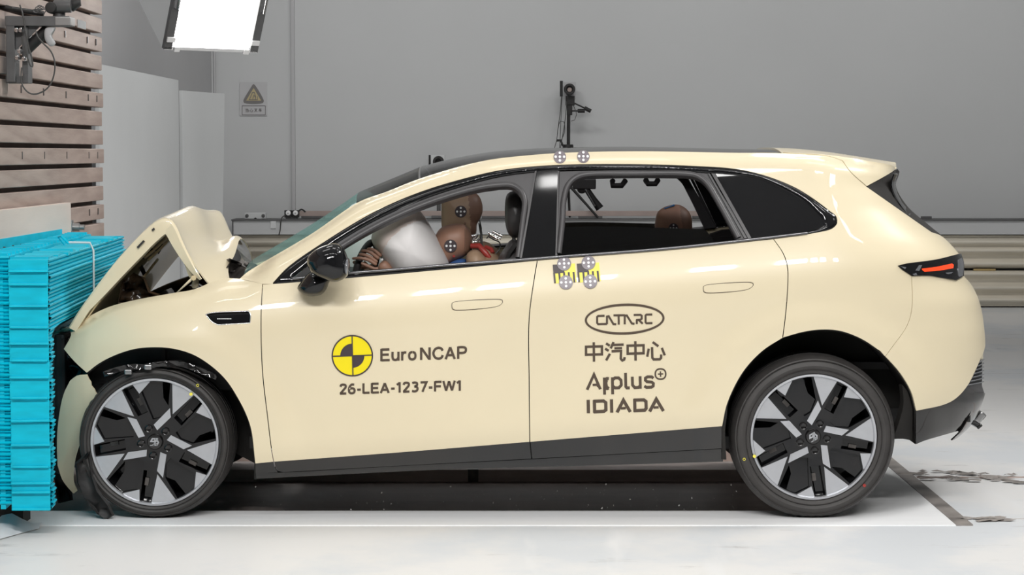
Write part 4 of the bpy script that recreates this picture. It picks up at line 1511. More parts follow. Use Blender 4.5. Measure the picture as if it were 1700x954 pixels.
edge_tube('window_seal', cr([(530, 433.5), (572, 405), (620, 376.5), (688, 344.5), (734, 327.5), (790, 311.5), (828, 306), (850, 306.5), (864, 315), (871, 332), (867.5, 370), (860, 427)], 6), -0.006, 0.0125, M['rubber'])
edge_tube('window_seal', cr([(927.5, 420), (933, 372), (936, 330), (943, 306), (956, 293.5), (972, 288.5), (1050, 287), (1140, 287.5), (1158, 291), (1173, 302), (1193, 334), (1226, 394)], 6), -0.006, 0.0125, M['rubber'])
edge_tube('belt_moulding', cr(sh(INNER_BOT[1:], 0, 3.2), 8), 0.005, 0.0065, M['dchrome'])

# ---- fender vent, handles
vent = panel('fender_vent', loop([(342, 522), (350, 519.6), (412, 516.4)], [(412, 516.4), (415, 520), (414.5, 535.5)], [(414.5, 535.5), (362, 538.5)], [(362, 538.5), (352, 533.5), (342, 522)], step=4), M['black'], off=-0.012, thick=0.01)
edge_tube('vent_rim', loop([(341.5, 521.7), (350, 519.2), (412, 516)], [(412, 516), (415.5, 520), (415, 536)], [(415, 536), (362, 539)], [(362, 539), (352, 534), (341.5, 521.7)], step=4), 0.0, 0.0022, M['chrome'], False, True)
decal('vent_lettering', [stroke([(360 + k * 2.7, 528.2), (361.7 + k * 2.7, 528.1)], 1.3) for k in range(9)], M['dotw'], -0.0105, 0.001, 0)
for hnd in ([(749.5, 506), (750, 503), (753, 501), (830, 496.3), (834.5, 497.5), (835, 501.5), (831, 506), (822, 509.5), (754, 515), (750.5, 513)],
            [(1167, 478), (1167.5, 475), (1171, 473), (1246, 468), (1250.5, 469.5), (1251, 473), (1247, 477.5), (1237, 481.5), (1171, 486.3), (1168, 484.5)]):
    ring = cr(hnd, 3, True)
    c = np.mean(ring, 0)
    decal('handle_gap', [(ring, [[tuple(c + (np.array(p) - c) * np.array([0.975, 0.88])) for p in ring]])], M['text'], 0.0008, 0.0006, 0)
    h_ = panel('door_handle', [tuple(c + (np.array(p) - c) * np.array([0.972, 0.86])) for p in ring], M['cream'], off=0.0012, thick=0.004, grid=6)

# ---- roof, windscreen, hatch glass: sheets spanning the width
XR = np.array([X_at(p, 0.2) for p in (410, 698)])


def cross(edge_px, crown, bulge_dir, nv=25, yin=0.0, drop=0.0, power=2.0):
    """loft from the near edge (pixels on the side surface) to its mirror image"""
    e = np.array(edge_px)
    A = solve(e[:, 0], e[:, 1])
    A[:, 1] += yin
    A[:, 2] -= drop
    G = np.zeros((len(A), nv, 3))
    for j in range(nv):
        t = j / (nv - 1)
        w = 1 - np.abs(2 * t - 1)**power
        c = crown if np.ndim(crown) else np.full(len(A), crown)
        G[:, j, 0] = A[:, 0] + bulge_dir[0] * c * w
        G[:, j, 1] = A[:, 1] * (1 - t) + (CAR_W - A[:, 1]) * t
        G[:, j, 2] = A[:, 2] + bulge_dir[2] * c * w
    return G


ws = cr([(405, 456), (517, 388.6), (592, 338)], 9)
k = np.linspace(0, 1, len(ws))
attach_car(grid_surface('windscreen', cross(ws, 0.050, (-0.50, 0, 0.86), power=2.4), M['glass_ws'], None, 0))
ws = cr([(592, 338), (642, 318.3), (694, 297.6)], 9)
k = np.linspace(0, 1, len(ws))
attach_car(grid_surface('windscreen_band', cross(ws, 0.050 + 0.0 * k, (-0.50 + 0.2 * k, 0, 0.86 + 0.14 * k), power=2.4 + 0.6 * k), M['glass_band'], None, 0))
rf = cr([(698, 296.4), (740, 283), (800, 268), (885, 257.4), (963, 253), (1068, 251.5), (1220, 253.8), (1297, 254.4)], 9)
k = np.linspace(0, 1, len(rf))
attach_car(grid_surface('roof_glass', cross(rf, np.interp(k, [0, 0.15, 0.4, 1], [0.05, 0.036, 0.024, 0.018]), (-0.3, 0, 1.0), power=3.0), M['glass_roof'], None, 0))
attach_car(grid_surface('roof_gap_highlight', cross(cr([(695.5, 297.3), (698.2, 296.3)], 1.5), 0.0515, (-0.3, 0, 1.0), power=3.0), M['steel'], None, 0.002))  # added strip stands in for the highlight along the roof gap
rr = cr([(1298, 254.2), (1340, 256), (1398, 262), (1440, 268.6), (1478, 275.6), (1488, 279)], 8)
attach_car(grid_surface('roof_panel', cross(rr, 0.026, (0, 0, 1.0), power=3.0), M['cream'], None, 0.01))


def tail_loft(name, pts, y0, crown, m):
    e = np.array(cr(pts, 8))
    A = Pn(e[:, 0], e[:, 1], np.full(len(e), 0.70))
    G = np.zeros((len(A), 21, 3))
    # the plan curve of the rear corner, a finger's breadth inside the side skins
    x0 = X_TAIL0 - 0.15
    for j in range(21):
        t = j / 20
        y = y0 + (CAR_W - 2 * y0) * t
        q = min(1.0, max(0.0, (min(y, CAR_W - y) - 0.05) / 0.72))
        u = (1 - (1 - q)**2.3)**(1 / 2.3)
        G[:, j] = A
        G[:, j, 0] = x0 + (A[:, 0] - x0) * u - 0.010
        G[:, j, 1] = y
    return attach_car(grid_surface(name, G, m, None, 0.006))


tail_loft('hatch_glass', [(1491, 288), (1486, 305), (1505, 341), (1540, 372), (1563, 391)], 0.38, 0.0, M['glass_blk'])
tail_loft('tailgate', [(1563, 391), (1592, 421), (1600, 458), (1622, 490), (1632, 540), (1634, 592)], 0.38, 0.0, M['cream'])
tail_loft('rear_apron', [(1632, 590), (1632, 640), (1635, 652), (1630, 670), (1615, 698), (1595, 716)], 0.38, 0.0, M['clad'])
# headliner under the roof
rf2 = cr([(700, 304), (800, 277), (885, 267), (963, 263), (1068, 262), (1220, 265), (1300, 268), (1400, 285)], 14)
hl_ = cross(rf2, 0.015, (0, 0, 1.0), yin=0.03, drop=0.008, power=3.0)
hl = attach_car(grid_surface('headliner', hl_[:, :5], M['frame'], None, 0.012))
mirrored(hl)
attach_car(grid_surface('headliner', hl_[-3:], M['frame'], None, 0.012))

# ---- under-structure
z0 = 0.24
attach_car(box('floor_pan', (P(820, 760, 0.9).x, 0.94, 0.31), (2.05, 1.55, 0.05), M['matte']))
attach_car(box('floor_pan', (P(1420, 690, 0.9).x, 0.94, 0.40), (0.85, 1.1, 0.06), M['matte']))
attach_car(box('boot_floor', (P(1430, 600, 0.9).x, 0.94, 0.62), (0.34, 1.2, 0.03), M['trimdark']))
attach_car(box('firewall', (P(462, 600, 0.9).x, 0.94, 0.60), (0.06, 1.5, 0.56), M['trimdark']))


def arch_liner(name, arch, ext, depth, y_in=0.0):
    pts = cr(arch, 7)
    e = np.array(ext[:1] + pts + ext[1:])
    A = solve(e[:, 0], e[:, 1])
    G = np.zeros((len(A), 4, 3))
    for j, t in enumerate((0.012, 0.03, depth * 0.6, depth)):
        G[:, j] = A
        G[:, j, 1] = A[:, 1] + t
    o = attach_car(grid_surface(name, G, M['liner'], None, 0.006))
    mirrored(o)
    # inner wall of the wheel house
    c = np.array([A[:, 0].mean(), A[:, 1].max() + depth, A[:, 2].min()])
    bm = bmesh.new()
    f = [bm.verts.new((a[0], 0.40, a[2])) for a in A]
    bm.faces.new(f)
    ex = bmesh.ops.extrude_face_region(bm, geom=bm.faces[:])
    bmesh.ops.translate(bm, vec=(0, 0.02, 0), verts=[g for g in ex['geom'] if isinstance(g, bmesh.types.BMVert)])
    bmesh.ops.recalc_face_normals(bm, faces=bm.faces[:])
    w = attach_car(from_bm('wheel_house', bm, M['liner']))
    mirrored(w)


arch_liner('arch_liner', ARCH_R, [(1198.5, 763), (1522, 737)], 0.34)
arch_liner('arch_liner', ARCH_F, [(128, 640), (424, 796)], 0.30)
panel('arch_flap', loop([(1198.5, 708), (1199, 763)], [(1199, 763), (1206, 763)], [(1206, 763), (1204, 715), (1207, 690)], [(1207, 690), (1207.6, 668), (1198.5, 708)]), M['liner'], off=-0.004)
panel('arch_flap', loop([(1521.5, 682), (1521.5, 738)], [(1521.5, 738), (1505, 734), (1488, 734)], [(1488, 734), (1500, 700), (1506, 672), (1504, 640)], [(1504, 640), (1512.6, 651), (1521.5, 682)]), M['liner'], off=-0.03, thick=0.03)

# ---- crumpled front: torn bumper, black innards, engine bay
bmp = loop([(116, 632), (126, 624.5), (144, 622.5)], [(144, 622.5), (147, 629), (151, 635), (152, 641), (157, 647), (159, 652), (164, 657), (165, 664), (170, 676)], [(170, 676), (158, 690), (146, 708), (138, 723), (129, 748), (124.5, 767), (123, 800), (128.7, 814)],
           [(128.7, 814), (122, 819)], [(122, 819), (112, 808), (103, 795), (95.5, 772)], [(95.5, 772), (94.5, 740), (96, 706), (105, 656), (116, 632)], step=5)


def bumper_fragment():
    V, F = tri2d(bmp, (), 8)
    # a curved skin: nearest along its rear edge, turning in towards the barrier
    c = (V[:, 0] - 95) / 75.0
    Y = 0.035 + 0.05 * np.clip(1 - c, 0, 1.2)**2 + 0.0010 * (V[:, 1] - 622)
    ridge = np.abs((V[:, 0] - 112) * 0.85 - (790 - V[:, 1]) * 0.40)
    # crease from the torn edge down to the left; the lower flank turns under
    dl = ((V[:, 0] - 163) * 0.86 + (V[:, 1] - 668) * 0.51)
    Y += 0.0016 * np.clip(dl, 0, 60) + 0.0 * ridge
    A = Pn(V[:, 0], V[:, 1], Y)
    N = np.zeros_like(A)
    fn = np.cross(A[F[:, 1]] - A[F[:, 0]], A[F[:, 2]] - A[F[:, 0]])
    fn[fn[:, 1] > 0] *= -1
    for i in range(3):
        np.add.at(N, F[:, i], fn)
    N /= np.linalg.norm(N, axis=1)[:, None]
    o = solid('torn_bumper', A, N, F, 0.008, M['cream'])
    o['label'] = 'torn-off cream corner of the front bumper hanging by the front wheel'
    attach_car(o)


bumper_fragment()
spk = [tuple(P(a, b, y)) for a, b, y in ((88, 553.5, 0.40), (100, 549.5, 0.36), (112, 546.5, 0.28), (119, 546, 0.22))]
attach_car(tube('bent_spear', spk, [0.002, 0.007, 0.009, 0.004], M['cream'], seg=6))


def crumple(name, outline, Yc, amp, m, seed, cell=12, thick=0.01, depth=0.0):
    """dented sheet: outline in pixels at depth Yc with random folds"""
    rnd = np.random.RandomState(seed)
    V, F = tri2d(outline, (), cell)
    Y = Yc + amp * (rnd.rand(len(V)) - 0.5) + depth * (V[:, 1] - V[:, 1].min()) / max(1, np.ptp(V[:, 1]))
    A = Pn(V[:, 0], V[:, 1], Y)
    fn = np.cross(A[F[:, 1]] - A[F[:, 0]], A[F[:, 2]] - A[F[:, 0]])
    fn[fn[:, 1] > 0] *= -1
    N = np.zeros_like(A)
    for i in range(3):
        np.add.at(N, F[:, i], fn)
    N /= np.linalg.norm(N, axis=1)[:, None]
    return attach_car(solid(name, A, N, F, thick, m))


crumple('crushed_front', [(92, 560), (110, 552), (119, 557), (108, 580), (125, 600), (146, 620), (150, 640), (140, 660), (120, 720), (112, 790), (118, 830), (96, 835), (88, 780), (92, 660)], 0.42, 0.10, M['matte'], 2, 14)
crumple('lamp_shell', [(100, 560), (117, 558), (106, 580), (122, 600), (142, 618), (126, 624), (112, 606), (98, 590)], 0.32, 0.06, M['black'], 5, 10)
attach_car(inflate('lamp_fragment', [(99, 546), (104, 542), (112, 542), (113, 547), (103, 549)], 0.36, 0.03, M['lens']))
crumple('wheel_liner_scrap', [(128, 770), (146, 750), (152, 790), (160, 815), (178, 838), (186, 855), (176, 863), (160, 852), (140, 826), (130, 800)], 0.04, 0.05, M['matte'], 9, 11, 0.012)
lin = cr([(172, 621), (200, 612), (225, 608), (240, 609), (262, 604), (300, 604), (320, 610), (360, 626)], 8)
crumple('torn_liner_edge', stroke(lin, 9), 0.03, 0.02, M['clad'], 11, 8, 0.006)
for a, b in ((213, 617), (246, 609)):
    attach_car(box('liner_clip', P(a, b, 0.02), (0.03, 0.02, 0.02), M['steel'], bevel=0.004))

# engine bay seen under the raised hood
box_e = [(-1.70, 0.94, 0.66, 0.36, 1.46, 0.22)]
for i, (x, y, z, sx, sy, sz) in enumerate(box_e):
    attach_car(box('engine_tray', (x, y, z), (sx, sy, sz), M['matte'], bevel=0.02))
attach_car(box('nose_bounce_blocker', (-1.985, 0.95, 0.46), (0.05, 1.36, 0.60), M['matte'], bevel=0.015))  # added dark plate, keeps the barrier's cyan bounce off the fender
attach_car(box('engine_tray', (-1.30, 0.94, 0.70), (0.5, 1.40, 0.36), M['matte'], bevel=0.03))
rnd = random.Random(5)
for k in range(16):
    px, py = 196 + rnd.random() * 120, 488 + rnd.random() * 12
    yy = 0.3 + rnd.random() * 1.1
    w_ = P(px, py, 0.1)
    attach_car(box('engine_component', (w_.x + rnd.uniform(-.03, .03), yy, 0.80 + rnd.uniform(-.02, .04) + 0.07 * (px - 196) / 120), (rnd.uniform(.04, .14), rnd.uniform(.06, .2), rnd.uniform(.04, .10)), M['amber'] if k % 3 else M['engine'],
                   rot=Matrix.Rotation(rnd.uniform(-.6, .6), 4, 'Y'), bevel=0.008))
far_f = [Vector(v) for v in Pn(*np.array(cr([(236, 499), (262, 486), (300, 470), (330, 461), (352, 459)], 6)).T, 1.55)]
attach_car(tube('far_fender_edge', far_f, 0.022, M['amber'], seg=8))  # brown is the far fender's cream with its shade put into the colour
attach_car(grid_surface('far_inner_fender', np.array([[tuple(v), (v.x, 1.62, v.z - 0.1), (v.x, 1.66, v.z - 0.35)] for v in far_f]), M['amber'], None, 0.006))
crumple('crumpled_bulkhead', [(196, 505), (205, 468), (222, 452), (238, 462), (246, 485), (262, 490), (258, 505)], 0.45, 0.12, M['amber'], 21, 8, 0.01)
crumple('cowl_scrap', [(356, 470), (362, 440), (380, 432), (400, 440), (412, 446), (404, 458), (388, 464)], 0.55, 0.25, M['engine'], 22, 8, 0.01)
crumple('cowl_panel', [(362, 452), (376, 434), (402, 432), (425, 438), (416, 452), (398, 463), (372, 466)], 0.80, 0.12, M['engine'], 24, 8, 0.01)


# hood: one sheet folded up across the middle
def build_hood():
    near = cr([(114, 543), (130, 517), (150, 489), (185, 443), (215, 409), (243, 381), (262, 367), (275, 363), (285, 366), (293, 377), (303, 400), (317, 430), (331, 456), (344, 474)], 6)
    n = np.array(near)
    Y0 = 0.17
    A = Pn(n[:, 0], n[:, 1], np.full(len(n), Y0))
    s = np.concatenate([[0], np.cumsum(np.linalg.norm(np.diff(A, axis=0), axis=1))])
    s /= s[-1]
    nv = 33
    G = np.zeros((len(A), nv, 3))
    for j in range(nv):
        t = j / (nv - 1)
        y = Y0 + (1.70 - Y0) * t
        w = 1 - (2 * t - 1)**2
        G[:, j, 0] = A[:, 0] - 0.06 * w * np.exp(-((s - 0.30) / 0.3)**2) + 0.05 * w * sstep(0.66, 1.0, s) + 0.012 * np.sin(9 * t + 6 * s) * sstep(0, 0.2, w)
        near_ = np.exp(-((t - 0.07) / 0.09)**2) * sstep(0.80, 1.0, s)
        G[:, j, 0] += 0.055 * near_
        G[:, j, 1] = y
        arch_ = sstep(0.80, 1.0, s) * (0.115 * w + 0.06 * np.exp(-((t - 0.62) / 0.2)**2) * (1 - abs(2 * t - 1)))
        crest = 0.035 * np.exp(-((s - 0.64) / 0.12)**2) * np.exp(-((t - 0.45) / 0.30)**2)
        fold = -0.020 * np.exp(-((s - 0.72 - 0.12 * t) / 0.035)**2) * w
        G[:, j, 2] = A[:, 2] + arch_ + crest + fold - 0.035 * near_ + 0.008 * np.sin(7 * t + 3) * w * (s > 0.5)
    o = attach_car(grid_surface('hood', G, M['cream'], None, 0.006))
    o['label'] = 'hood buckled upward into a sharp peak'
    # turned-down flange along the near edge and the inner frame with slots
    k0 = 0
    k1 = int(np.argmax(s > 0.60))
    k2 = int(np.argmax(s > 0.97))
    fl = np.zeros((k2 - k0, 4, 3))
    for i in range(k0, k2):
        T = A[min(i + 1, len(A) - 1)] - A[max(i - 1, 0)]
        T /= np.linalg.norm(T)
        nin = np.array([T[2], 0, -T[0]])
        wd = 0.065 * math.sin(math.pi * min(1, max(0.12, s[i] / 0.98)))**0.6
        for q, (a_, b_) in enumerate(((0.0, 0.0), (0.18, -0.006), (1.0, 0.004), (1.05, 0.05))):
            fl[i - k0, q] = A[i] + nin * wd * a_ + np.array([0, b_, 0])
    f = attach_car(grid_surface('hood_flange', fl, M['cream'], None, 0.004), o)
    inn = np.zeros((k1 - 2, 12, 3))
    for i in range(2, k1):
        T = A[min(i + 1, len(A) - 1)] - A[max(i - 1, 0)]
        T /= np.linalg.norm(T)
        nin = np.array([T[2], 0, -T[0]])
        for j in range(12):
            t = j / 11
            jj = int(round(t * (nv - 1)))
            inn[i - 2, j] = G[i, jj] + nin * (0.04 + 0.02 * math.sin(14 * t) * (0.3 + s[i])) + np.array([0, 0.03 * (1 - 2 * t), 0])
    attach_car(grid_surface('hood_inner_frame', inn, M['cream_in'], None, 0.006), o)
    for a in ((242, 398, 252, 382), (284, 400, 292, 398), (220, 440, 232, 424)):
        pass
    for (xa, ya, xb, yb) in ((228, 411, 239, 399.5), (252.5, 382.5, 256, 379)):
        bmq = stroke([(xa, ya), (xb, yb)], 3.2)
        V, F = tri2d(bmq, (), 0)
        AA = Pn(V[:, 0], V[:, 1], np.full(len(V), Y0 - 0.012))
        attach_car(solid('flange_slot', AA, np.tile(np.array([[0, -1.0, 0]]), (len(AA), 1)), F, 0.006, M['matte']), o)
    # slots and ribs of the inner frame
    for (poly, dy, mm) in (([(231, 445), (236, 439), (242, 452), (238, 459)], 0.55, M['matte']), ([(256, 414), (269, 403), (272, 407), (263, 422)], 0.55, M['matte']), ([(236, 430), (252, 412), (254, 414), (240, 430)], 0.5, M['matte'])):
        V, F = tri2d(poly, (), 0)
        AA = Pn(V[:, 0], V[:, 1], np.full(len(V), dy))
        attach_car(solid('frame_slot', AA, np.tile(np.array([[0, -1.0, 0]]), (len(AA), 1)), F, 0.006, mm), o)
    for (a, b) in (((240, 428), (284, 388)), ((246, 432), (288, 390)), ((230, 470), (262, 430))):
        attach_car(tube('frame_rib', [P(*a, 0.45), P((a[0] + b[0]) / 2 - 1, (a[1] + b[1]) / 2 + 2, 0.5), P(*b, 0.55)], 0.006, M['cream_in'], seg=6), o)
    # hinge arms
    for Yh, far in ((0.22, False), (1.66, True)):
        pass
    h1 = inflate('hood_hinge', cr([(286, 393), (291, 390), (294, 393), (297, 402), (304, 424), (318, 448), (328, 456), (326, 464), (316, 462), (308, 442), (298, 420), (295, 402), (287, 398)], 4, True), 0.21, 0.012, M['cream'], p=4, rings=5)
    attach_car(h1, o)
    attach_car(inflate('hinge_link', [(292, 486), (296, 485), (323, 462), (318, 460)], 0.19, 0.012, M['cream'], p=4, rings=5), o)
    attach_car(inflate('hinge_foot', cr([(318, 474), (322, 462), (328, 458), (330, 474), (326, 479), (320, 479)], 4, True), 0.23, 0.014, M['cream'], p=4, rings=5), o)
    attach_car(lathe('hinge_pin', [(0.0, -0.016), (0.011, -0.014), (0.012, 0.004)], P(322, 461, 0.185), 'y', M['cream_in'], seg=12), o)
    attach_car(lathe('hinge_pin', [(0.0, -0.016), (0.006, -0.014), (0.007, 0.004)], P(290.5, 393.5, 0.20), 'y', M['matte'], seg=10), o)


build_hood()


# ---- door mirror
def build_mirror():
    hs = inflate('mirror_housing', cr([(509.5, 432), (514, 423), (526, 413), (543, 406), (558, 404), (569, 410), (576, 424), (580, 442), (577, 457), (569, 464), (556, 468), (538, 463), (522, 456), (513, 446)], 4, True), -0.13, 0.085, M['black'], p=2.2, rings=11)
    attach_car(hs)
    V = cr([(578, 428), (580, 442), (577, 457), (573, 450), (573, 436)], 3, True)
    attach_car(inflate('mirror_glass', V, -0.13, 0.06, M['lens'], p=4), hs)
    ft = inflate('mirror_foot', cr([(493, 478), (498, 470), (508, 457), (516, 451), (534, 453), (549, 462), (546, 470), (542, 480), (534, 488.5), (514, 491.5), (500, 487)], 4, True), -0.02, 0.075, M['black'], p=2.2, rings=9, shift=(-0.01, 0, -0.0))
    attach_car(ft, hs)
    mirrored(hs)


build_mirror()


# ---- wheels
def rot2(pts, deg):
    c, s = math.cos(math.radians(deg)), math.sin(math.radians(deg))
    return [(x * c - y * s, x * s + y * c) for x, y in pts]


def arc(r, a0, a1, n=8):
    return [(r * math.cos(math.radians(a0 + (a1 - a0) * i / n)), r * math.sin(math.radians(a0 + (a1 - a0) * i / n))) for i in range(n + 1)]


def plate(name, polys, scale, C, y0, y1, m, parent, flip=1, bev=0.0, tilt=None):
    """flat wheel pieces: polygons in wheel units, front at y0, back at y1"""
    bm = bmesh.new()
    for pl in polys:
        hs = ()
        if isinstance(pl, tuple):
            pl, hs = pl
        V, F = tri2d(pl, hs, 0)

        def pos(v, s, y):
            yy = y + (tilt(v[0], v[1]) if tilt else 0)
            return Vector((C[0] + flip * v[0] * scale, C[1] + flip * yy, C[2] + v[1] * scale))
        fv = [bm.verts.new(pos(v, 1, y0)) for v in V]
        bv = [bm.verts.new(pos(v, 1, y1)) for v in V]
        cnt = set()
        for t in F:
            bm.faces.new([fv[k] for k in t])
            bm.faces.new([bv[k] for k in t[::-1]])
            for i in range(3):
                cnt.add((int(t[i]), int(t[(i + 1) % 3])))
        for a, b in cnt:
            if (b, a) not in cnt:
                bm.faces.new((fv[a], fv[b], bv[b], bv[a]))
    bmesh.ops.recalc_face_normals(bm, faces=bm.faces[:])
    o = from_bm(name, bm, m, None)
    return attach_car(o, parent)


WEDGE = [(-2, 400), (58, 206), (150, 372)]
SLOT = [(150, 378), (160, 366), (222, 330), (215, 318), (138, 145), (100, 118), (68, 150)]
TRI = [(219, 331), (202, 263), (320, 248)]
BAR = [(30, 240), (52, 184), (-9, 76), (-41, 104)]


def build_wheel(px, py, Rt, Rr, rotdeg, yface, far=False, flat=0.0, clip_px=None):
    C = P(px, py, yface)
    S = Rr / FPX * (yface - CAM_Y) / 417.0
    flip = 1
    if far:
        C = Vector((C.x, CAR_W - C.y, C.z))
        flip = -1
    RT = Rt / FPX * (yface - CAM_Y)
    RR = 417 * S
    w = empty_part('wheel', C)
    yd = lambda a: flip * a
    # tyre: rounded shoulders, three grooves, slightly squashed where it stands
    W2 = 0.235
    prof = [(RR * 0.985, 0.012), (RR * 1.0, -0.008), (RR * 1.02, -0.020), (RR + (RT - RR) * 0.45, -0.030), (RR + (RT - RR) * 0.80, -0.020), (RT * 0.985, 0.002), (RT, 0.025)]
    gr = []
    for g in (0.07, 0.117, 0.165):
        gr += [(RT, g - 0.006), (RT - 0.007, g - 0.005), (RT - 0.007, g + 0.005), (RT, g + 0.006)]
    prof = prof + gr + [(RT, W2 - 0.045), (RT * 0.985, W2 - 0.02), (RR + (RT - RR) * 0.6, W2 + 0.008), (RR * 0.99, W2 - 0.02)]
    t = lathe('tyre', [(r, yd(a)) for r, a in prof], C, 'y', M['tyre'], None, 112, caps=False)
    bmv = t.data
    zf = 0.004
    for v in bmv.vertices:
        if v.co.z < zf:
            v.co.z = zf
        # shoulder sipes
        r = math.hypot(v.co.x - C.x, v.co.z - C.z)
        if abs(r - RT * 0.985) < 0.003:
            a = math.atan2(v.co.z - C.z, v.co.x - C.x)
            if int((a + 10) * 112 / (2 * math.pi)) % 2:
                v.co.x += (C.x - v.co.x) * 0.012
                v.co.z += (C.z - v.co.z) * 0.012
    attach_car(t, w)
    # tyre wall ridges
    for rr in (0.25, 0.72):
        q = RR + (RT - RR) * rr
        attach_car(lathe('wall_ridge', [(q - 0.002, yd(-0.024)), (q, yd(-0.031)), (q + 0.002, yd(-0.024))], C, 'y', M['tyre'], None, 96, caps=False), w)
    # barrel
    b = lathe('rim_barrel', [(RR * 1.0, yd(-0.014)), (RR * 0.965, yd(-0.012)), (RR * 0.945, yd(0.02)), (RR * 0.90, yd(0.06)), (RR * 0.90, yd(0.19)), (RR * 0.4, yd(0.20))], C, 'y', M['black'], None, 72, caps=False)
    attach_car(b, w)
    lip = lathe('rim_lip', [(RR * 0.955, yd(-0.004)), (RR * 0.968, yd(-0.015)), (RR * 1.0, yd(-0.016)), (RR * 1.008, yd(-0.008)), (RR * 0.985, yd(0.004))], C, 'y', M['silver'], None, 96, caps=False)
    attach_car(lip, w)
    dome = lambda x, y: 0.010 * (1 - min(1.0, math.hypot(x, y) / 417.0))
    slots = [rot2([(160, 366), (222, 328), (134, 150), (72, 186)], 72 * k + rotdeg) for k in range(5)]
    POCK = [(216, 258), (318, 240), (376, 138), (236, 58), (150, 62), (110, 96)]
    pocks = [rot2(POCK, 72 * k + rotdeg) for k in range(5)]
    disc = arc(402, 0, 354, 59)
    plate('rim_spokes', [(disc, slots + pocks)], S, C, 0.000, 0.030, M['black'], w, flip, tilt=dome)
    # pocket blades: recessed gloss plates with an open outer corner
    BL = [(216, 258), (318, 240), (348, 186), (262, 120), (236, 58), (150, 62), (110, 96)]
    for k in range(5):
        plate('pocket_blade', [rot2(BL, 72 * k + rotdeg)], S, C, 0.018, 0.03, M['black'], w, flip, tilt=dome)
    for k in range(5):
        plate('slot_floor', [rot2([(150, 350), (200, 322), (120, 150), (72, 186)], 72 * k + rotdeg)], S, C, 0.05, 0.056, M['black'], w, flip)
        a0 = math.degrees(math.atan2(400, -2))
        wd = [(-2, 398), (58, 210), (152, 368)]
        top = arc(406, 67.3, 90.3, 5)
        plate('spoke_face', [rot2([(58, 207)] + [(157, 372)] + top, 72 * k + rotdeg)], S, C, -0.004, 0.002, M['silver'], w, flip, tilt=dome)
        top2 = arc(406, 37.8, 56.0, 4)
        plate('spoke_face', [rot2([(202, 263)] + top2, 72 * k + rotdeg)], S, C, -0.004, 0.002, M['silver'], w, flip, tilt=dome)
        plate('spoke_bar', [rot2(BAR, 72 * k + rotdeg)], S, C, -0.005, 0.002, M['silver'], w, flip, tilt=dome)
        plate('slot_light', [rot2([(152, 262), (174, 250), (150, 205), (128, 217)], 72 * k + rotdeg)], S, C, 0.040, 0.046, M['engine'], w, flip)
        bp_ = rot2([(45, 83)], 72 * k + rotdeg)[0]
        bc = Vector((C.x + flip * bp_[0] * S, C.y, C.z + bp_[1] * S))
        attach_car(lathe('lug_nut', [(0.0, yd(0.006)), (18 * S, yd(0.004)), (19 * S, yd(-0.004)), (27 * S, yd(-0.001)), (27 * S, yd(0.012))], bc, 'y', M['clad'], None, 14), w)
    hc_ = attach_car(lathe('hub_cap', [(0.0, yd(-0.010)), (46 * S, yd(-0.009)), (52 * S, yd(-0.002)), (52 * S, yd(0.02))], C, 'y', M['clad'], None, 30), w)
    em = [stroke(p_, 9) for p_ in ([(8, 30), (-24, 12), (-24, -8), (-4, 2), (-4, 22)], [(-10, -28), (-10, -28.5), (22, -10), (22, 10), (4, 22)], [(4, -26), (4, 22)], [(4, -2), (22, -10)])]
    plate('hub_emblem', [rot2(e_, 0 if rotdeg == 0 else -30) for e_ in em], S, C, -0.013, -0.009, M['silver'], w, flip)
    return w


def empty_part(name, C):
    o = bpy.data.objects.new(name, None)
    COL.objects.link(o)
    o.empty_display_size = 0.05
    return attach_car(o)


wr_ = build_wheel(1350, 724.5, 137.5, 105.0, 0, 0.075)
wf_ = build_wheel(257.5, 733.0, 128.5, 106.5, 55, 0.075)
build_wheel(1350, 724.5, 137.5, 105.0, 0, 0.075, far=True)
build_wheel(257.5, 733.0, 128.5, 106.5, 55, 0.075, far=True)


def tyre_dot(px, py, m, wheel, ring=False):
    c = P(px, py, 0.045)
    if ring:
        o = tube('tyre_mark', [c + Vector((0.005 * math.cos(a), 0, 0.005 * math.sin(a))) for a in np.linspace(0, 6.283, 13)[:-1]], 0.0013, m, seg=5, closed=True)
    else:
        o = lathe('tyre_mark', [(0.0, -0.001), (0.007, -0.0008), (0.007, 0.004)], c, 'y', m, None, 12)
    attach_car(o, wheel)


tyre_dot(1235.5, 762, M['scale_y'], wr_, True)
tyre_dot(1252.5, 757, M['scale_y'], wr_)
tyre_dot(1435, 805.5, M['redpaint'], wr_)
tyre_dot(328, 639.5, M['scale_y'], wf_, True)
tyre_dot(317, 654, M['scale_y'], wf_)

# ---- lettering and targets on the doors
# (each a thin film following the door skin)
# drawn as strokes in a unit box: x to the right, y down, cap height 1
def rnd_(pts):
    return cr([(a * 40, b * 40) for a, b in pts], 2.5)


def unit(st):
    return [[(a / 40, b / 40) for a, b in rnd_(p[1:])] if p[0] == 'c' else p for p in st]


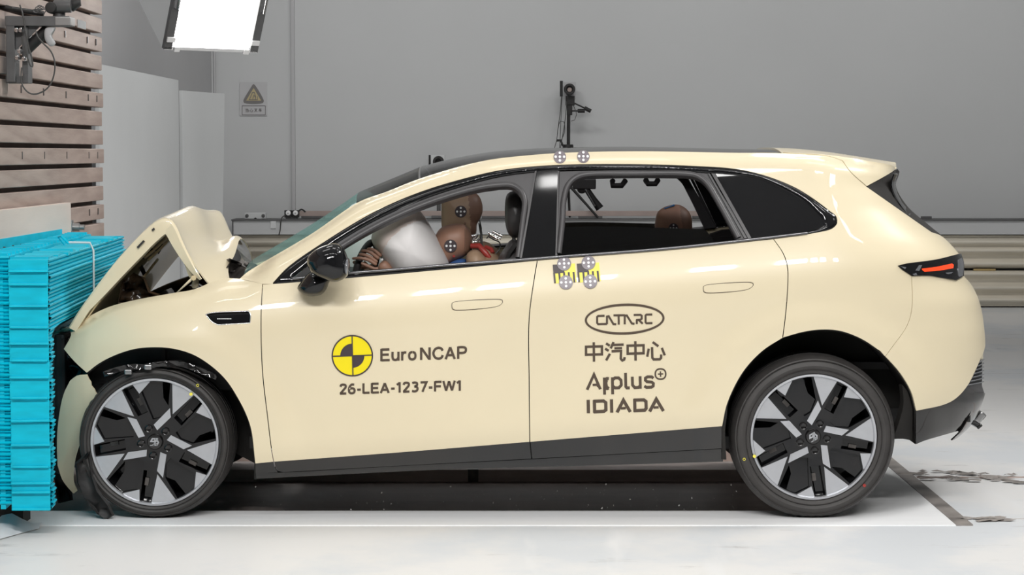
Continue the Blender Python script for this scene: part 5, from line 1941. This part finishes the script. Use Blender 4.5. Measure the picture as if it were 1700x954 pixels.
GL = {
    'E': (.62, [[(.60, .07), (.07, .07)], [(.07, 0), (.07, 1)], [(.07, .93), (.62, .93)], [(.07, .485), (.56, .485)]]),
    'u': (.52, [['c', (.07, .28), (.07, .70), (.12, .88), (.26, .935), (.40, .87), (.46, .70)], [(.46, .28), (.46, 1)]]),
    'r': (.34, [[(.07, .28), (.07, 1)], ['c', (.07, .60), (.12, .42), (.22, .35), (.34, .36)]]),
    'o': (.56, [['c', (.28, .335), (.13, .40), (.07, .64), (.13, .87), (.28, .935), (.43, .87), (.49, .64), (.43, .40), (.28, .335)]]),
    'N': (.72, [[(.07, 1), (.07, 0)], [(.09, .04), (.63, .96)], [(.65, 1), (.65, 0)]]),
    'C': (.74, [['c', (.70, .30), (.62, .13), (.42, .06), (.20, .16), (.07, .50), (.20, .84), (.42, .94), (.62, .86), (.71, .66)]]),
    'A': (.72, [[(.05, 1), (.36, .04)], [(.36, .04), (.67, 1)], [(.17, .68), (.55, .68)]]),
    'P': (.66, [[(.07, 1), (.07, 0)], ['c', (.07, .07), (.40, .07), (.56, .13), (.60, .29), (.55, .46), (.40, .53), (.07, .53)]]),
    '2': (.58, [['c', (.08, .26), (.14, .11), (.30, .065), (.47, .13), (.49, .32), (.34, .56), (.08, .93)], [(.04, .93), (.54, .93)]]),
    '6': (.58, [['c', (.48, .10), (.30, .08), (.13, .28), (.07, .62), (.13, .87), (.29, .935), (.46, .87), (.51, .68), (.45, .50), (.29, .44), (.12, .52)]]),
    '-': (.36, [[(.04, .60), (.32, .60)]]),
    'L': (.56, [[(.07, 0), (.07, 1)], [(.07, .93), (.55, .93)]]),
    '1': (.38, [[(.03, .24), (.24, .07)], [(.25, 0), (.25, 1)]]),
    '3': (.58, [['c', (.08, .12), (.28, .065), (.44, .13), (.45, .33), (.27, .465)], ['c', (.24, .465), (.44, .52), (.50, .70), (.42, .88), (.25, .935), (.06, .88)]]),
    '7': (.56, [[(.05, .07), (.52, .07), (.20, 1)]]),
    'F': (.58, [[(.07, 0), (.07, 1)], [(.07, .07), (.58, .07)], [(.07, .50), (.53, .50)]]),
    'W': (.98, [[(.04, 0), (.26, .95)], [(.26, .95), (.49, .04)], [(.49, .04), (.72, .95)], [(.72, .95), (.94, 0)]]),
}


def word(txt, x0, base, x1, cap, slope, lw, gap=.12):
    tot = sum(GL[c][0] for c in txt) + gap * (len(txt) - 1)
    sx = (x1 - x0) / tot
    out, cx = [], 0
    for c in txt:
        w_, st = GL[c]
        for s_ in unit(st):
            out.append(stroke([(x0 + (cx + a) * sx, base - cap * (1 - b) + slope * (cx + a) * sx) for a, b in s_], lw))
        cx += w_ + gap
    return out


SLP = -0.030
decal('lettering', word('Euro', 631.5, 599.2, 691.5, 20.5, SLP, 3.9), M['text'])
decal('lettering', word('NCAP', 697.5, 597.2, 775, 20.5, SLP, 3.9), M['text'])
decal('lettering', word('26-LEA-1237-FW1', 563.5, 654.2, 766, 17.0, SLP, 3.7, .10), M['text'])

# quartered round emblem
LC, LR = (585, 590), 33.0


def circ(c, r, n=48, a0=0, a1=360):
    return [(c[0] + r * math.cos(math.radians(a0 + (a1 - a0) * i / n)), c[1] - r * math.sin(math.radians(a0 + (a1 - a0) * i / n))) for i in range(n + (0 if a1 - a0 >= 360 else 1))]


decal('round_emblem', [circ(LC, LR)], M['yellow'], 0.0016)
decal('emblem_ring', [(circ(LC, LR + 1.4), [circ(LC, LR - 0.8)]), stroke([(LC[0] - LR, LC[1] + 1), (LC[0] + LR, LC[1] - 1)], 2.0), stroke([(LC[0] - 0.5, LC[1] - LR), (LC[0] + 1, LC[1] + LR)], 2.0),
                       [LC] + circ(LC, 20, 14, 90, 180), [LC] + circ(LC, 20, 14, 270, 360)], M['logo_dark'], 0.0030)


def C0(x, y):            # crop coordinates of the rear-door lettering -> photo pixels
    return (950 + x / 4.545, 490 + y / 4.545)


def cs(*pts):
    return [C0(*p) for p in pts]


ell = [(1037 + 66.2 * math.cos(a) + 0, 529.4 - 25.8 * math.sin(a) - 0.03 * 66 * math.cos(a)) for a in np.linspace(0, 2 * math.pi, 65)[:-1]]
ell2 = [(1037 + 62.6 * math.cos(a), 529.4 - 21.8 * math.sin(a) - 0.03 * 62 * math.cos(a)) for a in np.linspace(0, 2 * math.pi, 65)[:-1]]
decal('oval_ring', [(ell, [ell2])], M['text'])
LW = 3.4
catarc = [stroke(cs((244, 154), (196, 155), (188, 163), (188, 208), (196, 217), (262, 215)), LW), stroke(cs((262, 217), (262, 160), (275, 157), (310, 216), (332, 218)), LW),
          stroke(cs((311, 151), (398, 150)), LW), stroke(cs((350, 151), (351, 220)), LW), stroke(cs((396, 218), (396, 153), (412, 152), (450, 212), (470, 214)), LW),
          stroke(cs((464, 148), (515, 147), (524, 154), (524, 176), (515, 183), (482, 185)), LW), stroke(cs((487, 216), (487, 183)), LW), stroke(cs((500, 184), (532, 214)), LW),
          stroke(cs((604, 144), (560, 145), (553, 152), (553, 202), (560, 210), (605, 209)), LW)]
decal('lettering', catarc, M['text'])
LW = 4.0
zhong = lambda dx, dy: [stroke(cs((95 + dx, 388 + dy), (233 + dx, 384 + dy)), LW), stroke(cs((224 + dx, 384 + dy), (224 + dx, 452 + dy)), LW), stroke(cs((95 + dx, 448 + dy), (233 + dx, 444 + dy)), LW), stroke(cs((104 + dx, 388 + dy), (104 + dx, 456 + dy)), LW), stroke(cs((162 + dx, 354 + dy), (164 + dx, 500 + dy)), LW)]
qi = [stroke(cs((255, 362), (283, 380)), LW), stroke(cs((248, 402), (275, 418)), LW), stroke(cs((284, 440), (256, 490)), LW), stroke(cs((312, 352), (290, 400)), LW), stroke(cs((304, 374), (388, 371)), LW),
      stroke(cs((318, 399), (376, 397)), LW * 0.9), stroke(cs((297, 422), (368, 419), (366, 478), (378, 491), (392, 484), (396, 466)), LW)]
xin = [stroke(cs((577, 402), (566, 462)), LW), stroke(cs((602, 390), (604, 470), (614, 483), (660, 482), (670, 472), (671, 446)), LW), stroke(cs((607, 352), (650, 384)), LW), stroke(cs((676, 396), (698, 452)), LW)]
decal('chinese_lettering', zhong(0, 0) + qi + zhong(314, -8) + xin, M['text'])
LW = 4.7
ap = [stroke(cs((112, 712), (164, 596), (212, 708)), LW), stroke(cs((154, 676), (186, 674), (198, 688)), LW * 0.8),
      stroke(cs((244, 748), (242, 624), (242, 620)), LW), stroke(cs((240, 640), (262, 626), (276, 628)), LW), stroke(cs((262, 640), (256, 660), (262, 690), (278, 700)), LW * 0.8), stroke(cs((244, 694), (262, 706), (276, 702)), LW * 0.8),
      stroke(cs((305, 746), (303, 618)), LW), stroke(cs((303, 640), (322, 622), (350, 622), (368, 640), (370, 676), (352, 697), (324, 698), (306, 684)), LW),
      stroke(cs((402, 585), (404, 688), (412, 698), (434, 697)), LW), stroke(cs((453, 614), (455, 676), (472, 696), (500, 694), (514, 680)), LW), stroke(cs((512, 610), (514, 703)), LW),
      stroke(cs((612, 625), (600, 614), (568, 614), (552, 624), (552, 640), (564, 651), (600, 654), (612, 664), (611, 682), (598, 692), (560, 694), (544, 684)), LW)]
decal('lettering', ap, M['text'])
rr_ = lambda x0, y0, x1, y1, r: cr([(x0 + r, y0), (x1 - r, y0), (x1, y0 + r), (x1, y1 - r), (x1 - r, y1), (x0 + r, y1), (x0, y1 - r), (x0, y0 + r)], 1.5, True)
a0_, a1_ = C0(624, 552), C0(708, 634)
decal('plus_badge', [(rr_(a0_[0], a0_[1], a1_[0], a1_[1], 4.6), [rr_(a0_[0] + 2.4, a0_[1] + 2.4, a1_[0] - 2.4, a1_[1] - 2.4, 3)]), stroke(cs((646, 594), (686, 592)), 2.2), stroke(cs((665, 573), (667, 614)), 2.2)], M['text'])
LW = 5.3
idi = [stroke(cs((120, 788), (122, 888)), LW), stroke(cs((169, 886), (167, 789)), LW), stroke(cs((160, 799), (236, 796), (253, 809), (254, 863), (240, 874), (162, 878)), LW), stroke(cs((296, 784), (298, 884)), LW),
       stroke(cs((338, 882), (386, 790), (438, 879)), LW), stroke(cs((366, 852), (404, 850)), LW * 0.75),
       stroke(cs((473, 880), (471, 781)), LW), stroke(cs((464, 790), (540, 788), (556, 800), (558, 852), (546, 866), (466, 870)), LW), stroke(cs((584, 876), (634, 782), (688, 872)), LW), stroke(cs((614, 846), (652, 844)), LW * 0.75)]
decal('lettering', idi, M['text'])

# round measuring targets and the black and yellow scale
for c in ((929.5, 259.5), (968.5, 258.6)):
    base = decal('target_disc', [[p_ for p_ in circ(c, 11.2, 36) if True]] if False else [circ((c[0], c[1] + 1.5), 10.4, 36)], M['sticker'], 0.0016)
    decal('target_dots', [circ((c[0] + a, c[1] + 1.5 + b), 2.1, 10) for a, b in ((0, 0), (-7, 0), (7, 0), (0, 6), (0, -6.4))], M['dotw'], 0.0030, parent=base)
for k, x0 in enumerate((917.5, 957.5)):
    yo = -1.6 * k
    base = decal('scale_sticker', [[(x0, 439.5 + yo), (x0 + 37, 437.2 + yo), (x0 + 40, 468 + yo), (x0 + 3.2, 470.5 + yo)]], M['scale_y'], 0.0014)
    tk = [[(x0, 439.5 + yo), (x0 + 18.6, 438.4 + yo), (x0 + 19.6, 453 + yo), (x0 + 1.2, 454 + yo)]]
    for q, (dx, dy) in enumerate(((0.8, 454), (9.2, 453.5), (17.2, 453), (25.0, 453), (33.0, 452.5))):
        tk.append([(x0 + dx, dy - 1 + yo), (x0 + dx + 3.2, dy - 1.2 + yo), (x0 + dx + 4.8, dy + 16 + yo), (x0 + dx + 1.6, dy + 16.2 + yo)])
    decal('scale_marks', tk, M['logo_dark'], 0.0028, parent=base)
for c in ((936.6, 437.8), (977, 436.4), (939.5, 468.8), (980, 467.4)):
    base = decal('target_disc', [circ(c, 11.6, 36)], M['sticker'], 0.0042)
    decal('target_dots', [circ((c[0] + a, c[1] + b), 2.1, 10) for a, b in ((0, 0), (-7.6, 0.3), (7.6, -0.3), (-0.3, -6.4), (0.3, 6.2))], M['dotw'], 0.0056, parent=base)
# ------------------------------------------------------------------ cabin furniture (parts of the car)
attach_car(inflate('dashboard', cr([(470, 470), (500, 452), (560, 446), (600, 449), (618, 456), (610, 500), (560, 540), (470, 540)], 8, True), 0.94, 0.68, M['trimdark'], p=8, rings=9, flat0=0.9))


def seat(px_off, Yc, first=None):
    def sp(pts):
        return [(a + px_off, b) for a, b in pts]
    root = empty_part('front_seat', None)
    attach_car(inflate('backrest', cr(sp([(851, 396), (862, 400), (880, 430), (892, 520), (884, 620), (850, 640), (824, 620), (812, 520), (818, 450), (838, 410)]), 8, True), Yc, 0.25, M['seat'], p=3.5, rings=9), root)
    attach_car(inflate('headrest', cr(sp([(842, 322), (852, 317), (866, 319), (874, 335), (874, 370), (866, 392), (850, 394), (842, 384), (838, 356)]), 5, True), Yc, 0.14, M['seat'], p=3, rings=9), root)
    for dy in (-0.05, 0.05):
        attach_car(tube('headrest_post', [P(852 + px_off, 388, Yc + dy), P(856 + px_off, 412, Yc + dy)], 0.008, M['steel'], seg=6), root)
    attach_car(inflate('seat_cushion', cr(sp([(700, 622), (720, 600), (830, 606), (880, 640), (870, 672), (720, 668)]), 8, True), Yc, 0.25, M['seat'], p=4, rings=7), root)
    return root


def empty_part(name, C):
    o = bpy.data.objects.new(name, None)
    COL.objects.link(o)
    o.empty_display_size = 0.05
    return attach_car(o)


seat(0, 0.50)
seat(22, 1.38)
attach_car(inflate('rear_bench', cr([(1120, 560), (1135, 470), (1150, 408), (1175, 402), (1190, 480), (1200, 600), (1130, 640), (1000, 640), (1000, 612), (1100, 606)], 8, True), 0.94, 0.64, M['seat'], p=8, rings=7, flat0=0.9))
# steering wheel with its airbag
sw = attach_car(tube('steering_wheel', [P(608 + 9 * math.cos(a), 440 + 42 * math.sin(a) * 0.9 + 4 * math.cos(a), 0.50) + Vector((0.03 * math.sin(a) * -1, 0.19 * math.cos(a), 0)) for a in np.linspace(0, 2 * math.pi, 33)[:-1]], 0.016, M['trimdark'], seg=8, closed=True))
attach_car(tube('steering_column', [P(608, 446, 0.5), P(560, 490, 0.5)], 0.03, M['trimdark']))
bag = [(640, 368), (662, 351), (690, 345), (703, 357), (716, 378), (731, 405), (745, 436), (744, 455), (722, 475), (690, 484), (664, 472), (645, 448), (628, 420), (617, 396), (622, 380)]


def airbag():
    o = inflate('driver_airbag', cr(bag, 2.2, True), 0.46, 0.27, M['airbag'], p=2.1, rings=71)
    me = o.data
    me.materials.append(M['airbag_shaded'])
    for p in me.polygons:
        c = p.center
        # the roof's shade on the upper cushion, painted tan up to a curved edge
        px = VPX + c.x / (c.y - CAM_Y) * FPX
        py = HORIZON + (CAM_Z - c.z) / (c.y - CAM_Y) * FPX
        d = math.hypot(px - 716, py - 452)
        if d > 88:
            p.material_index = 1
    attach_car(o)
    for k in range(6):
        pts = [P(662 + k * 2.2 + u * 7, 444 - k * 3.0 - u * 6, 0.0) for u in (0, 1)]
    shade_edge = [P(a, b, 0.205) for a, b in cr([(645, 446), (640, 428), (646, 404), (662, 382), (684, 371), (706, 371)], 5)]
    return o


AB = airbag()
attach_car(inflate('passenger_airbag', cr([(560, 440), (575, 405), (610, 384), (650, 380), (690, 392), (700, 420), (690, 460), (620, 480), (570, 470)], 8, True), 1.36, 0.26, M['airbag'], p=2.2, rings=11))
# grab handle and dome lamp on the far side, rear-view gear
attach_car(tube('grab_handle', [P(1017, 300, 1.55), P(1017, 308, 1.52), P(1032, 308, 1.52), P(1038, 300, 1.55)], 0.014, M['trimdark']))
attach_car(tube('grab_handle', [P(1072, 299, 1.55), P(1076, 305, 1.52), P(1088, 305, 1.52), P(1092, 299, 1.55)], 0.014, M['trimdark']))
cm = attach_car(box('roof_bracket', P(970, 305, 1.45), (0.11, 0.06, 0.05), M['seat'], bevel=0.006))
attach_car(lathe('roof_lamp', [(0.0, -0.022), (0.018, -0.015), (0.024, 0.0), (0.018, 0.015), (0.0, 0.022)], P(966, 313, 1.45), 'y', M['seat'], None, 14), cm)
attach_car(tube('belt_buckle_strap', [P(974, 314, 1.44), P(986, 332, 1.44), P(996, 346, 1.44)], [0.014, 0.016, 0.020], M['trimdark'], seg=8), cm)
attach_car(tube('chrome_rod', [P(972, 314, 1.40), P(988, 342, 1.40)], 0.006, M['chrome'], seg=6), cm)
# belts
attach_car(tube('seat_belt', [P(858, 404, 0.30), P(846, 420, 0.30), P(830, 470, 0.36)], 0.012, M['trimdark'], seg=6))


# ------------------------------------------------------------------ crash test dummies
def target_disc(px, py, Y, root, r=0.0275):
    c = P(px, py, Y)
    d = attach(lathe('target_disc', [(0.0, -0.003), (r, -0.0028), (r * 1.02, 0.004)], c, 'y', M['logo_dark'], None, 28), root)
    for a, b in ((0, 0), (-0.62, 0), (0.62, 0), (0, 0.62), (0, -0.62)):
        attach(lathe('target_dot', [(0.0, -0.0048), (r * 0.19, -0.0046), (r * 0.19, -0.002)], c + Vector((a * r, 0, b * r)), 'y', M['dotw'], None, 10), root)


def head(poly, Yc, hd, root, m, cap_x=None, slope=0.0):
    h = attach(inflate('head', cr(poly, 2.2, True), Yc, hd, m, p=2.4, rings=41), root)
    if cap_x is not None:
        h.data.materials.append(M['cap'])
        for p in h.data.polygons:
            c = p.center
            px = VPX + c.x / (c.y - CAM_Y) * FPX
            py = HORIZON + (CAM_Z - c.z) / (c.y - CAM_Y) * FPX
            if px > cap_x + slope * (py - 400):
                p.material_index = 1
    return h


# driver: bowed into the airbag
root = empty('crash_test_dummy', 'brown dummy driver, head bowed against the white airbag', 'dummy', P(800, 640, 0.5), 'crash test dummies in the car')
hdm = [(722, 400), (726, 385), (735, 376), (750, 372), (768, 372), (778, 379), (783.5, 392), (783, 408), (779, 418), (770, 426), (756, 433), (744, 438), (735, 436), (728, 424), (722, 410)]
Yd = 0.50
head(hdm, Yd, 0.085, root, M['skin'], 772.5, 0.0)
target_disc(748, 408, Yd - 0.083, root)
attach(lathe('chin_hole', [(0.0, -0.001), (0.0055, -0.0008), (0.0055, 0.004)], P(753.5, 425, Yd - 0.078), 'y', M['redpaint'], None, 12), root)
q = [P(a, b, Yd - 0.084 + 0.0) for a, b in ((771.6, 377), (772.0, 400), (772.0, 424))]
attach(tube('head_seam', [P(771.8, 380, Yd - 0.060), P(772.2, 390, Yd - 0.075), P(772.2, 403, Yd - 0.079), P(772.0, 416, Yd - 0.070)], 0.0022, M['cap'], seg=6), root)


def seated_body(name, sx, sy, hx, hy, nx, ny, Yc, m, root_, arms=(), lean=0.0):
    """torso, neck, upper legs and arms as one skinned surface; pixels at depth Yc"""
    V, E = [], []

    def add(px, py, y, r, link_=None):
        V.append((P(px, py, y), r))
        if link_ is not None:
            E.append((link_, len(V) - 1))
        return len(V) - 1
    pel = add(hx, hy, Yc, 0.13)
    ab = add(hx + (sx - hx) * 0.4, hy + (sy - hy) * 0.4, Yc, 0.125, pel)
    ch = add(hx + (sx - hx) * 0.78, hy + (sy - hy) * 0.78, Yc, 0.13, ab)
    sh_ = add(sx, sy, Yc, 0.085, ch)
    nk = add(nx, ny, Yc, 0.045, sh_)
    for s in (-1, 1):
        th = add(hx - 20, hy + 4, Yc + s * 0.10, 0.085, pel)
        kn = add(hx - 150, hy - 8, Yc + s * 0.13, 0.06, th)
        an = add(hx - 215, hy + 105, Yc + s * 0.12, 0.045, kn)
        add(hx - 250, hy + 112, Yc + s * 0.12, 0.035, an)
    for arm in arms:
        prev = ch
        for (px, py, y, r) in arm:
            prev = add(px, py, y, r, prev)
    o = skin_body(name, V, E, m, None, 0, 2)
    return attach(o, root_)


seated_body('body', 806, 432, 842, 618, 786, 412, Yd, M['skin2'], root,
            arms=[[(796, 448, Yd - 0.19, 0.055), (728, 498, Yd - 0.24, 0.045), (660, 468, 0.33, 0.034), (648, 452, 0.30, 0.028)], [(796, 448, Yd + 0.19, 0.055), (728, 520, Yd + 0.24, 0.045), (650, 480, Yd + 0.20, 0.034), (610, 462, Yd + 0.17, 0.028)]])
attach(inflate('suit_collar', cr([(744, 439), (752, 433), (764, 429), (773, 430), (776, 440), (760, 452), (746, 450)], 4, True), Yd - 0.02, 0.09, M['suit'], p=2.5), root)
attach(inflate('shoulder_cap', cr([(776, 420), (790, 414), (804, 424), (812, 438), (806, 452), (784, 452), (774, 436)], 4, True), Yd - 0.07, 0.08, M['skin2'], p=2.5), root)
attach(tube('neck_bracket', [P(782, 408, Yd - 0.05), P(796, 408, Yd - 0.06), P(806, 420, Yd - 0.08), P(813, 428, Yd - 0.08)], [0.012, 0.013, 0.014, 0.010], M['redpaint'], seg=8), root)
attach(tube('neck_bracket', [P(806, 410, Yd - 0.02), P(816, 414, Yd - 0.04), P(818, 420, Yd - 0.05)], 0.010, M['redpaint'], seg=8), root)
for pts, r in (([(784, 398), (789, 395), (792, 390)], 0.007), ([(783, 392), (788, 391), (793, 389)], 0.006), ([(786, 402), (792, 401), (796, 396)], 0.007)):
    attach(tube('neck_fitting', [P(a, b, Yd + 0.02) for a, b in pts], r, M['chrome'], seg=8), root)
for pts, m_ in (([(795, 370), (797, 384), (799, 396), (797, 408)], 'cable'), ([(797, 372), (800, 390), (801, 410), (806, 424)], 'cable'), ([(800, 410), (806, 412), (812, 416), (815, 422)], 'suit'), ([(810, 392), (820, 398), (829, 402), (830, 412), (822, 422), (814, 432)], 'cable'),
                ([(808, 396), (812, 391), (822, 396), (828, 394)], 'cable')):
    attach(tube('sensor_cable', [P(a, b, Yd + 0.04) for a, b in cr(pts, 3)], 0.003, M[m_], seg=5), root)
for a, b, c, d in ((811, 386, 832, 396), (818, 384, 834, 392), (813, 389, 828, 397)):
    attach(tube('sensor_plug', [P(a, b, Yd - 0.02), P(c, d, Yd - 0.02)], 0.0055, M['chrome'], seg=8), root)


def hand(wr, fingers, Y, root_, m, palm):
    """palm and five separate bent fingers grown from it"""
    V, E = [], []
    for i, (px, py, dy, r) in enumerate(palm):
        V.append((P(px, py, Y + dy), r))
        if i:
            E.append((i - 1, i))
    attach(skin_body('palm', V, E, m, None, 0, 2), root_)
    for f in fingers:
        V = [(P(a, b, Y + dy), r) for a, b, dy, r in f]
        E = [(i, i + 1) for i in range(len(f) - 1)]
        attach(skin_body('finger', V, E, m, None, 0, 2), root_)


Yh = 0.27
hand((648, 452), [
    [(626, 440, 0.0, 0.0085), (612, 431, -0.004, 0.0085), (597, 428, -0.004, 0.0075), (584, 429, 0.0, 0.006)],
    [(627, 436, 0.01, 0.009), (614, 426, 0.006, 0.0085), (604, 422.5, 0.006, 0.008), (595, 422, 0.010, 0.0065)],
    [(630, 430, 0.02, 0.009), (617, 420, 0.016, 0.0085), (608, 416, 0.016, 0.008), (599, 416.5, 0.020, 0.0065)],
    [(634, 426, 0.03, 0.009), (624, 417, 0.028, 0.0085), (616, 413, 0.028, 0.0075), (609, 413.5, 0.032, 0.0062)],
    [(634, 446, 0.02, 0.010), (622, 446, 0.015, 0.009), (610, 441, 0.012, 0.0085), (599, 436, 0.012, 0.007)]],
    Yh, root, M['skin'], [(650, 454, 0.02, 0.026), (640, 444, 0.014, 0.030), (630, 436, 0.010, 0.026)])
attach(lathe('wrist_screw', [(0.0, -0.004), (0.005, -0.003), (0.005, 0.004)], P(634.5, 430.5, Yh - 0.02), 'y', M['airbag'], None, 10), root)
hand((600, 462), [
    [(600, 446, 0.0, 0.010), (592, 438, 0.0, 0.0095), (586, 433, 0.0, 0.008)],
    [(604, 446, 0.02, 0.010), (597, 437, 0.02, 0.0095), (590, 432, 0.02, 0.008)],
    [(608, 447, 0.04, 0.010), (602, 438, 0.04, 0.0095), (596, 433, 0.04, 0.008)],
    [(612, 448, 0.06, 0.010), (608, 439, 0.06, 0.0095), (603, 434, 0.06, 0.008)],
    [(614, 452, -0.01, 0.011), (618, 444, -0.01, 0.010), (614, 438, -0.01, 0.009)]],
    0.40, root, M['skin'], [(614, 464, 0.02, 0.028), (608, 454, 0.02, 0.030), (604, 447, 0.02, 0.026)])

# passenger: upright behind the driver
root = empty('crash_test_dummy', 'tan dummy passenger sitting upright on the far front seat', 'dummy', P(810, 610, 1.38), 'crash test dummies in the car')
Yp = 1.36
hp = [(733, 350), (733.5, 332), (738, 323), (750, 320), (770, 319), (785, 318.5), (795, 325), (800.5, 338), (801, 352), (797, 363), (792, 372), (791, 384), (788, 393), (770, 396), (750, 394), (736, 386), (733, 372)]
head(hp, Yp, 0.085, root, M['skin2'], 783.5, 0.08)
target_disc(765, 351, Yp - 0.085, root)
attach(lathe('chin_hole', [(0.0, -0.001), (0.006, -0.0008), (0.006, 0.004)], P(772, 371, Yp - 0.082), 'y', M['cap'], None, 12), root)
seated_body('body', 812, 430, 850, 596, 790, 400, Yp, M['skin2'], root, arms=[[(806, 446, Yp - 0.19, 0.055), (760, 500, Yp - 0.24, 0.045), (690, 500, Yp - 0.2, 0.034)], [(806, 446, Yp + 0.19, 0.055), (760, 500, Yp + 0.22, 0.045), (690, 500, Yp + 0.2, 0.034)]])
attach(tube('sensor_cable', [P(a, b, Yp - 0.06) for a, b in cr([(796, 365), (799, 380), (797, 396), (802, 410)], 3)], 0.003, M['cable'], seg=5), root)

# rear passenger behind the half-lowered window
root = empty('crash_test_dummy', 'brown dummy on the rear seat behind the half-lowered dark window', 'dummy', P(1110, 590, 1.2), 'crash test dummies in the car')
Yr = 1.05
hr = [(1088, 366), (1092, 352), (1102, 344), (1116, 340), (1128, 340), (1140, 347), (1147, 358), (1149, 374), (1148, 394), (1140, 408), (1118, 414), (1100, 408), (1090, 392), (1087, 378)]
head(hr, Yr, 0.085, root, M['skin'], 1134.5, 0.10)
target_disc(1118, 378.5, Yr - 0.084, root, 0.022)
attach(box('blue_tag', P(1111, 342.8, Yr - 0.02), (0.05, 0.05, 0.004), M['bluetag'], rot=Matrix.Rotation(-0.33, 4, 'Y')), root)
seated_body('body', 1124, 440, 1140, 590, 1118, 418, Yr, M['skin2'], root, arms=[[(1120, 452, Yr - 0.18, 0.05), (1080, 520, Yr - 0.2, 0.04), (1010, 540, Yr - 0.14, 0.03)], [(1120, 452, Yr + 0.18, 0.05), (1080, 520, Yr + 0.2, 0.04), (1010, 540, Yr + 0.14, 0.03)]])

# ------------------------------------------------------------------ glass crumbs flying in the pit under the car
rnd = random.Random(11)
bm = bmesh.new()
for k in range(110):
    px = rnd.uniform(420, 1225)
    py = 800 + 46 * rnd.random()**0.7
    c = P(px, py, Y_PIT0 + rnd.uniform(0.02, 0.12))
    s = rnd.choice((0.0016, 0.0022, 0.0028, 0.005))
    vs = [bm.verts.new(c + Vector((rnd.uniform(-1, 1), rnd.uniform(-1, 1), rnd.uniform(-1, 1))) * s) for _ in range(4)]
    for f in ((0, 1, 2), (0, 1, 3), (0, 2, 3), (1, 2, 3)):
        bm.faces.new([vs[i] for i in f])
o = from_bm('glass_crumbs', bm, M['frag'])
tag(o, 'scattered pale glass crumbs beneath the car', 'debris')
o['kind'] = 'stuff'
# flakes of broken floor along the groove behind the rear wheel
bm = bmesh.new()
for k in range(46):
    u = rnd.random()
    c = on_floor(1500 + 200 * u, 796 + rnd.uniform(-9, 6) - 8 * (1 - u), 0.006)
    if k % 4 == 0:
        c = on_floor(1590 + 110 * u, 861 + rnd.uniform(-2, 3), 0.004)
    s = rnd.uniform(0.01, 0.04)
    n = 6
    vs = [bm.verts.new(c + Vector((s * (1 + rnd.random()) * math.cos(a), 0.6 * s * (0.6 + rnd.random()) * math.sin(a), rnd.uniform(-0.003, 0.006)))) for a in np.linspace(0, 2 * math.pi, n + 1)[:-1]]
    t = bm.verts.new(c + Vector((0, 0, 0.008)))
    for i in range(n):
        bm.faces.new((vs[i], vs[(i + 1) % n], t))
bmesh.ops.recalc_face_normals(bm, faces=bm.faces[:])
o = from_bm('floor_flakes', bm, M['strip_g'])
tag(o, 'grey flakes of broken floor coating along the groove right of the rear wheel', 'debris')
o['kind'] = 'stuff'
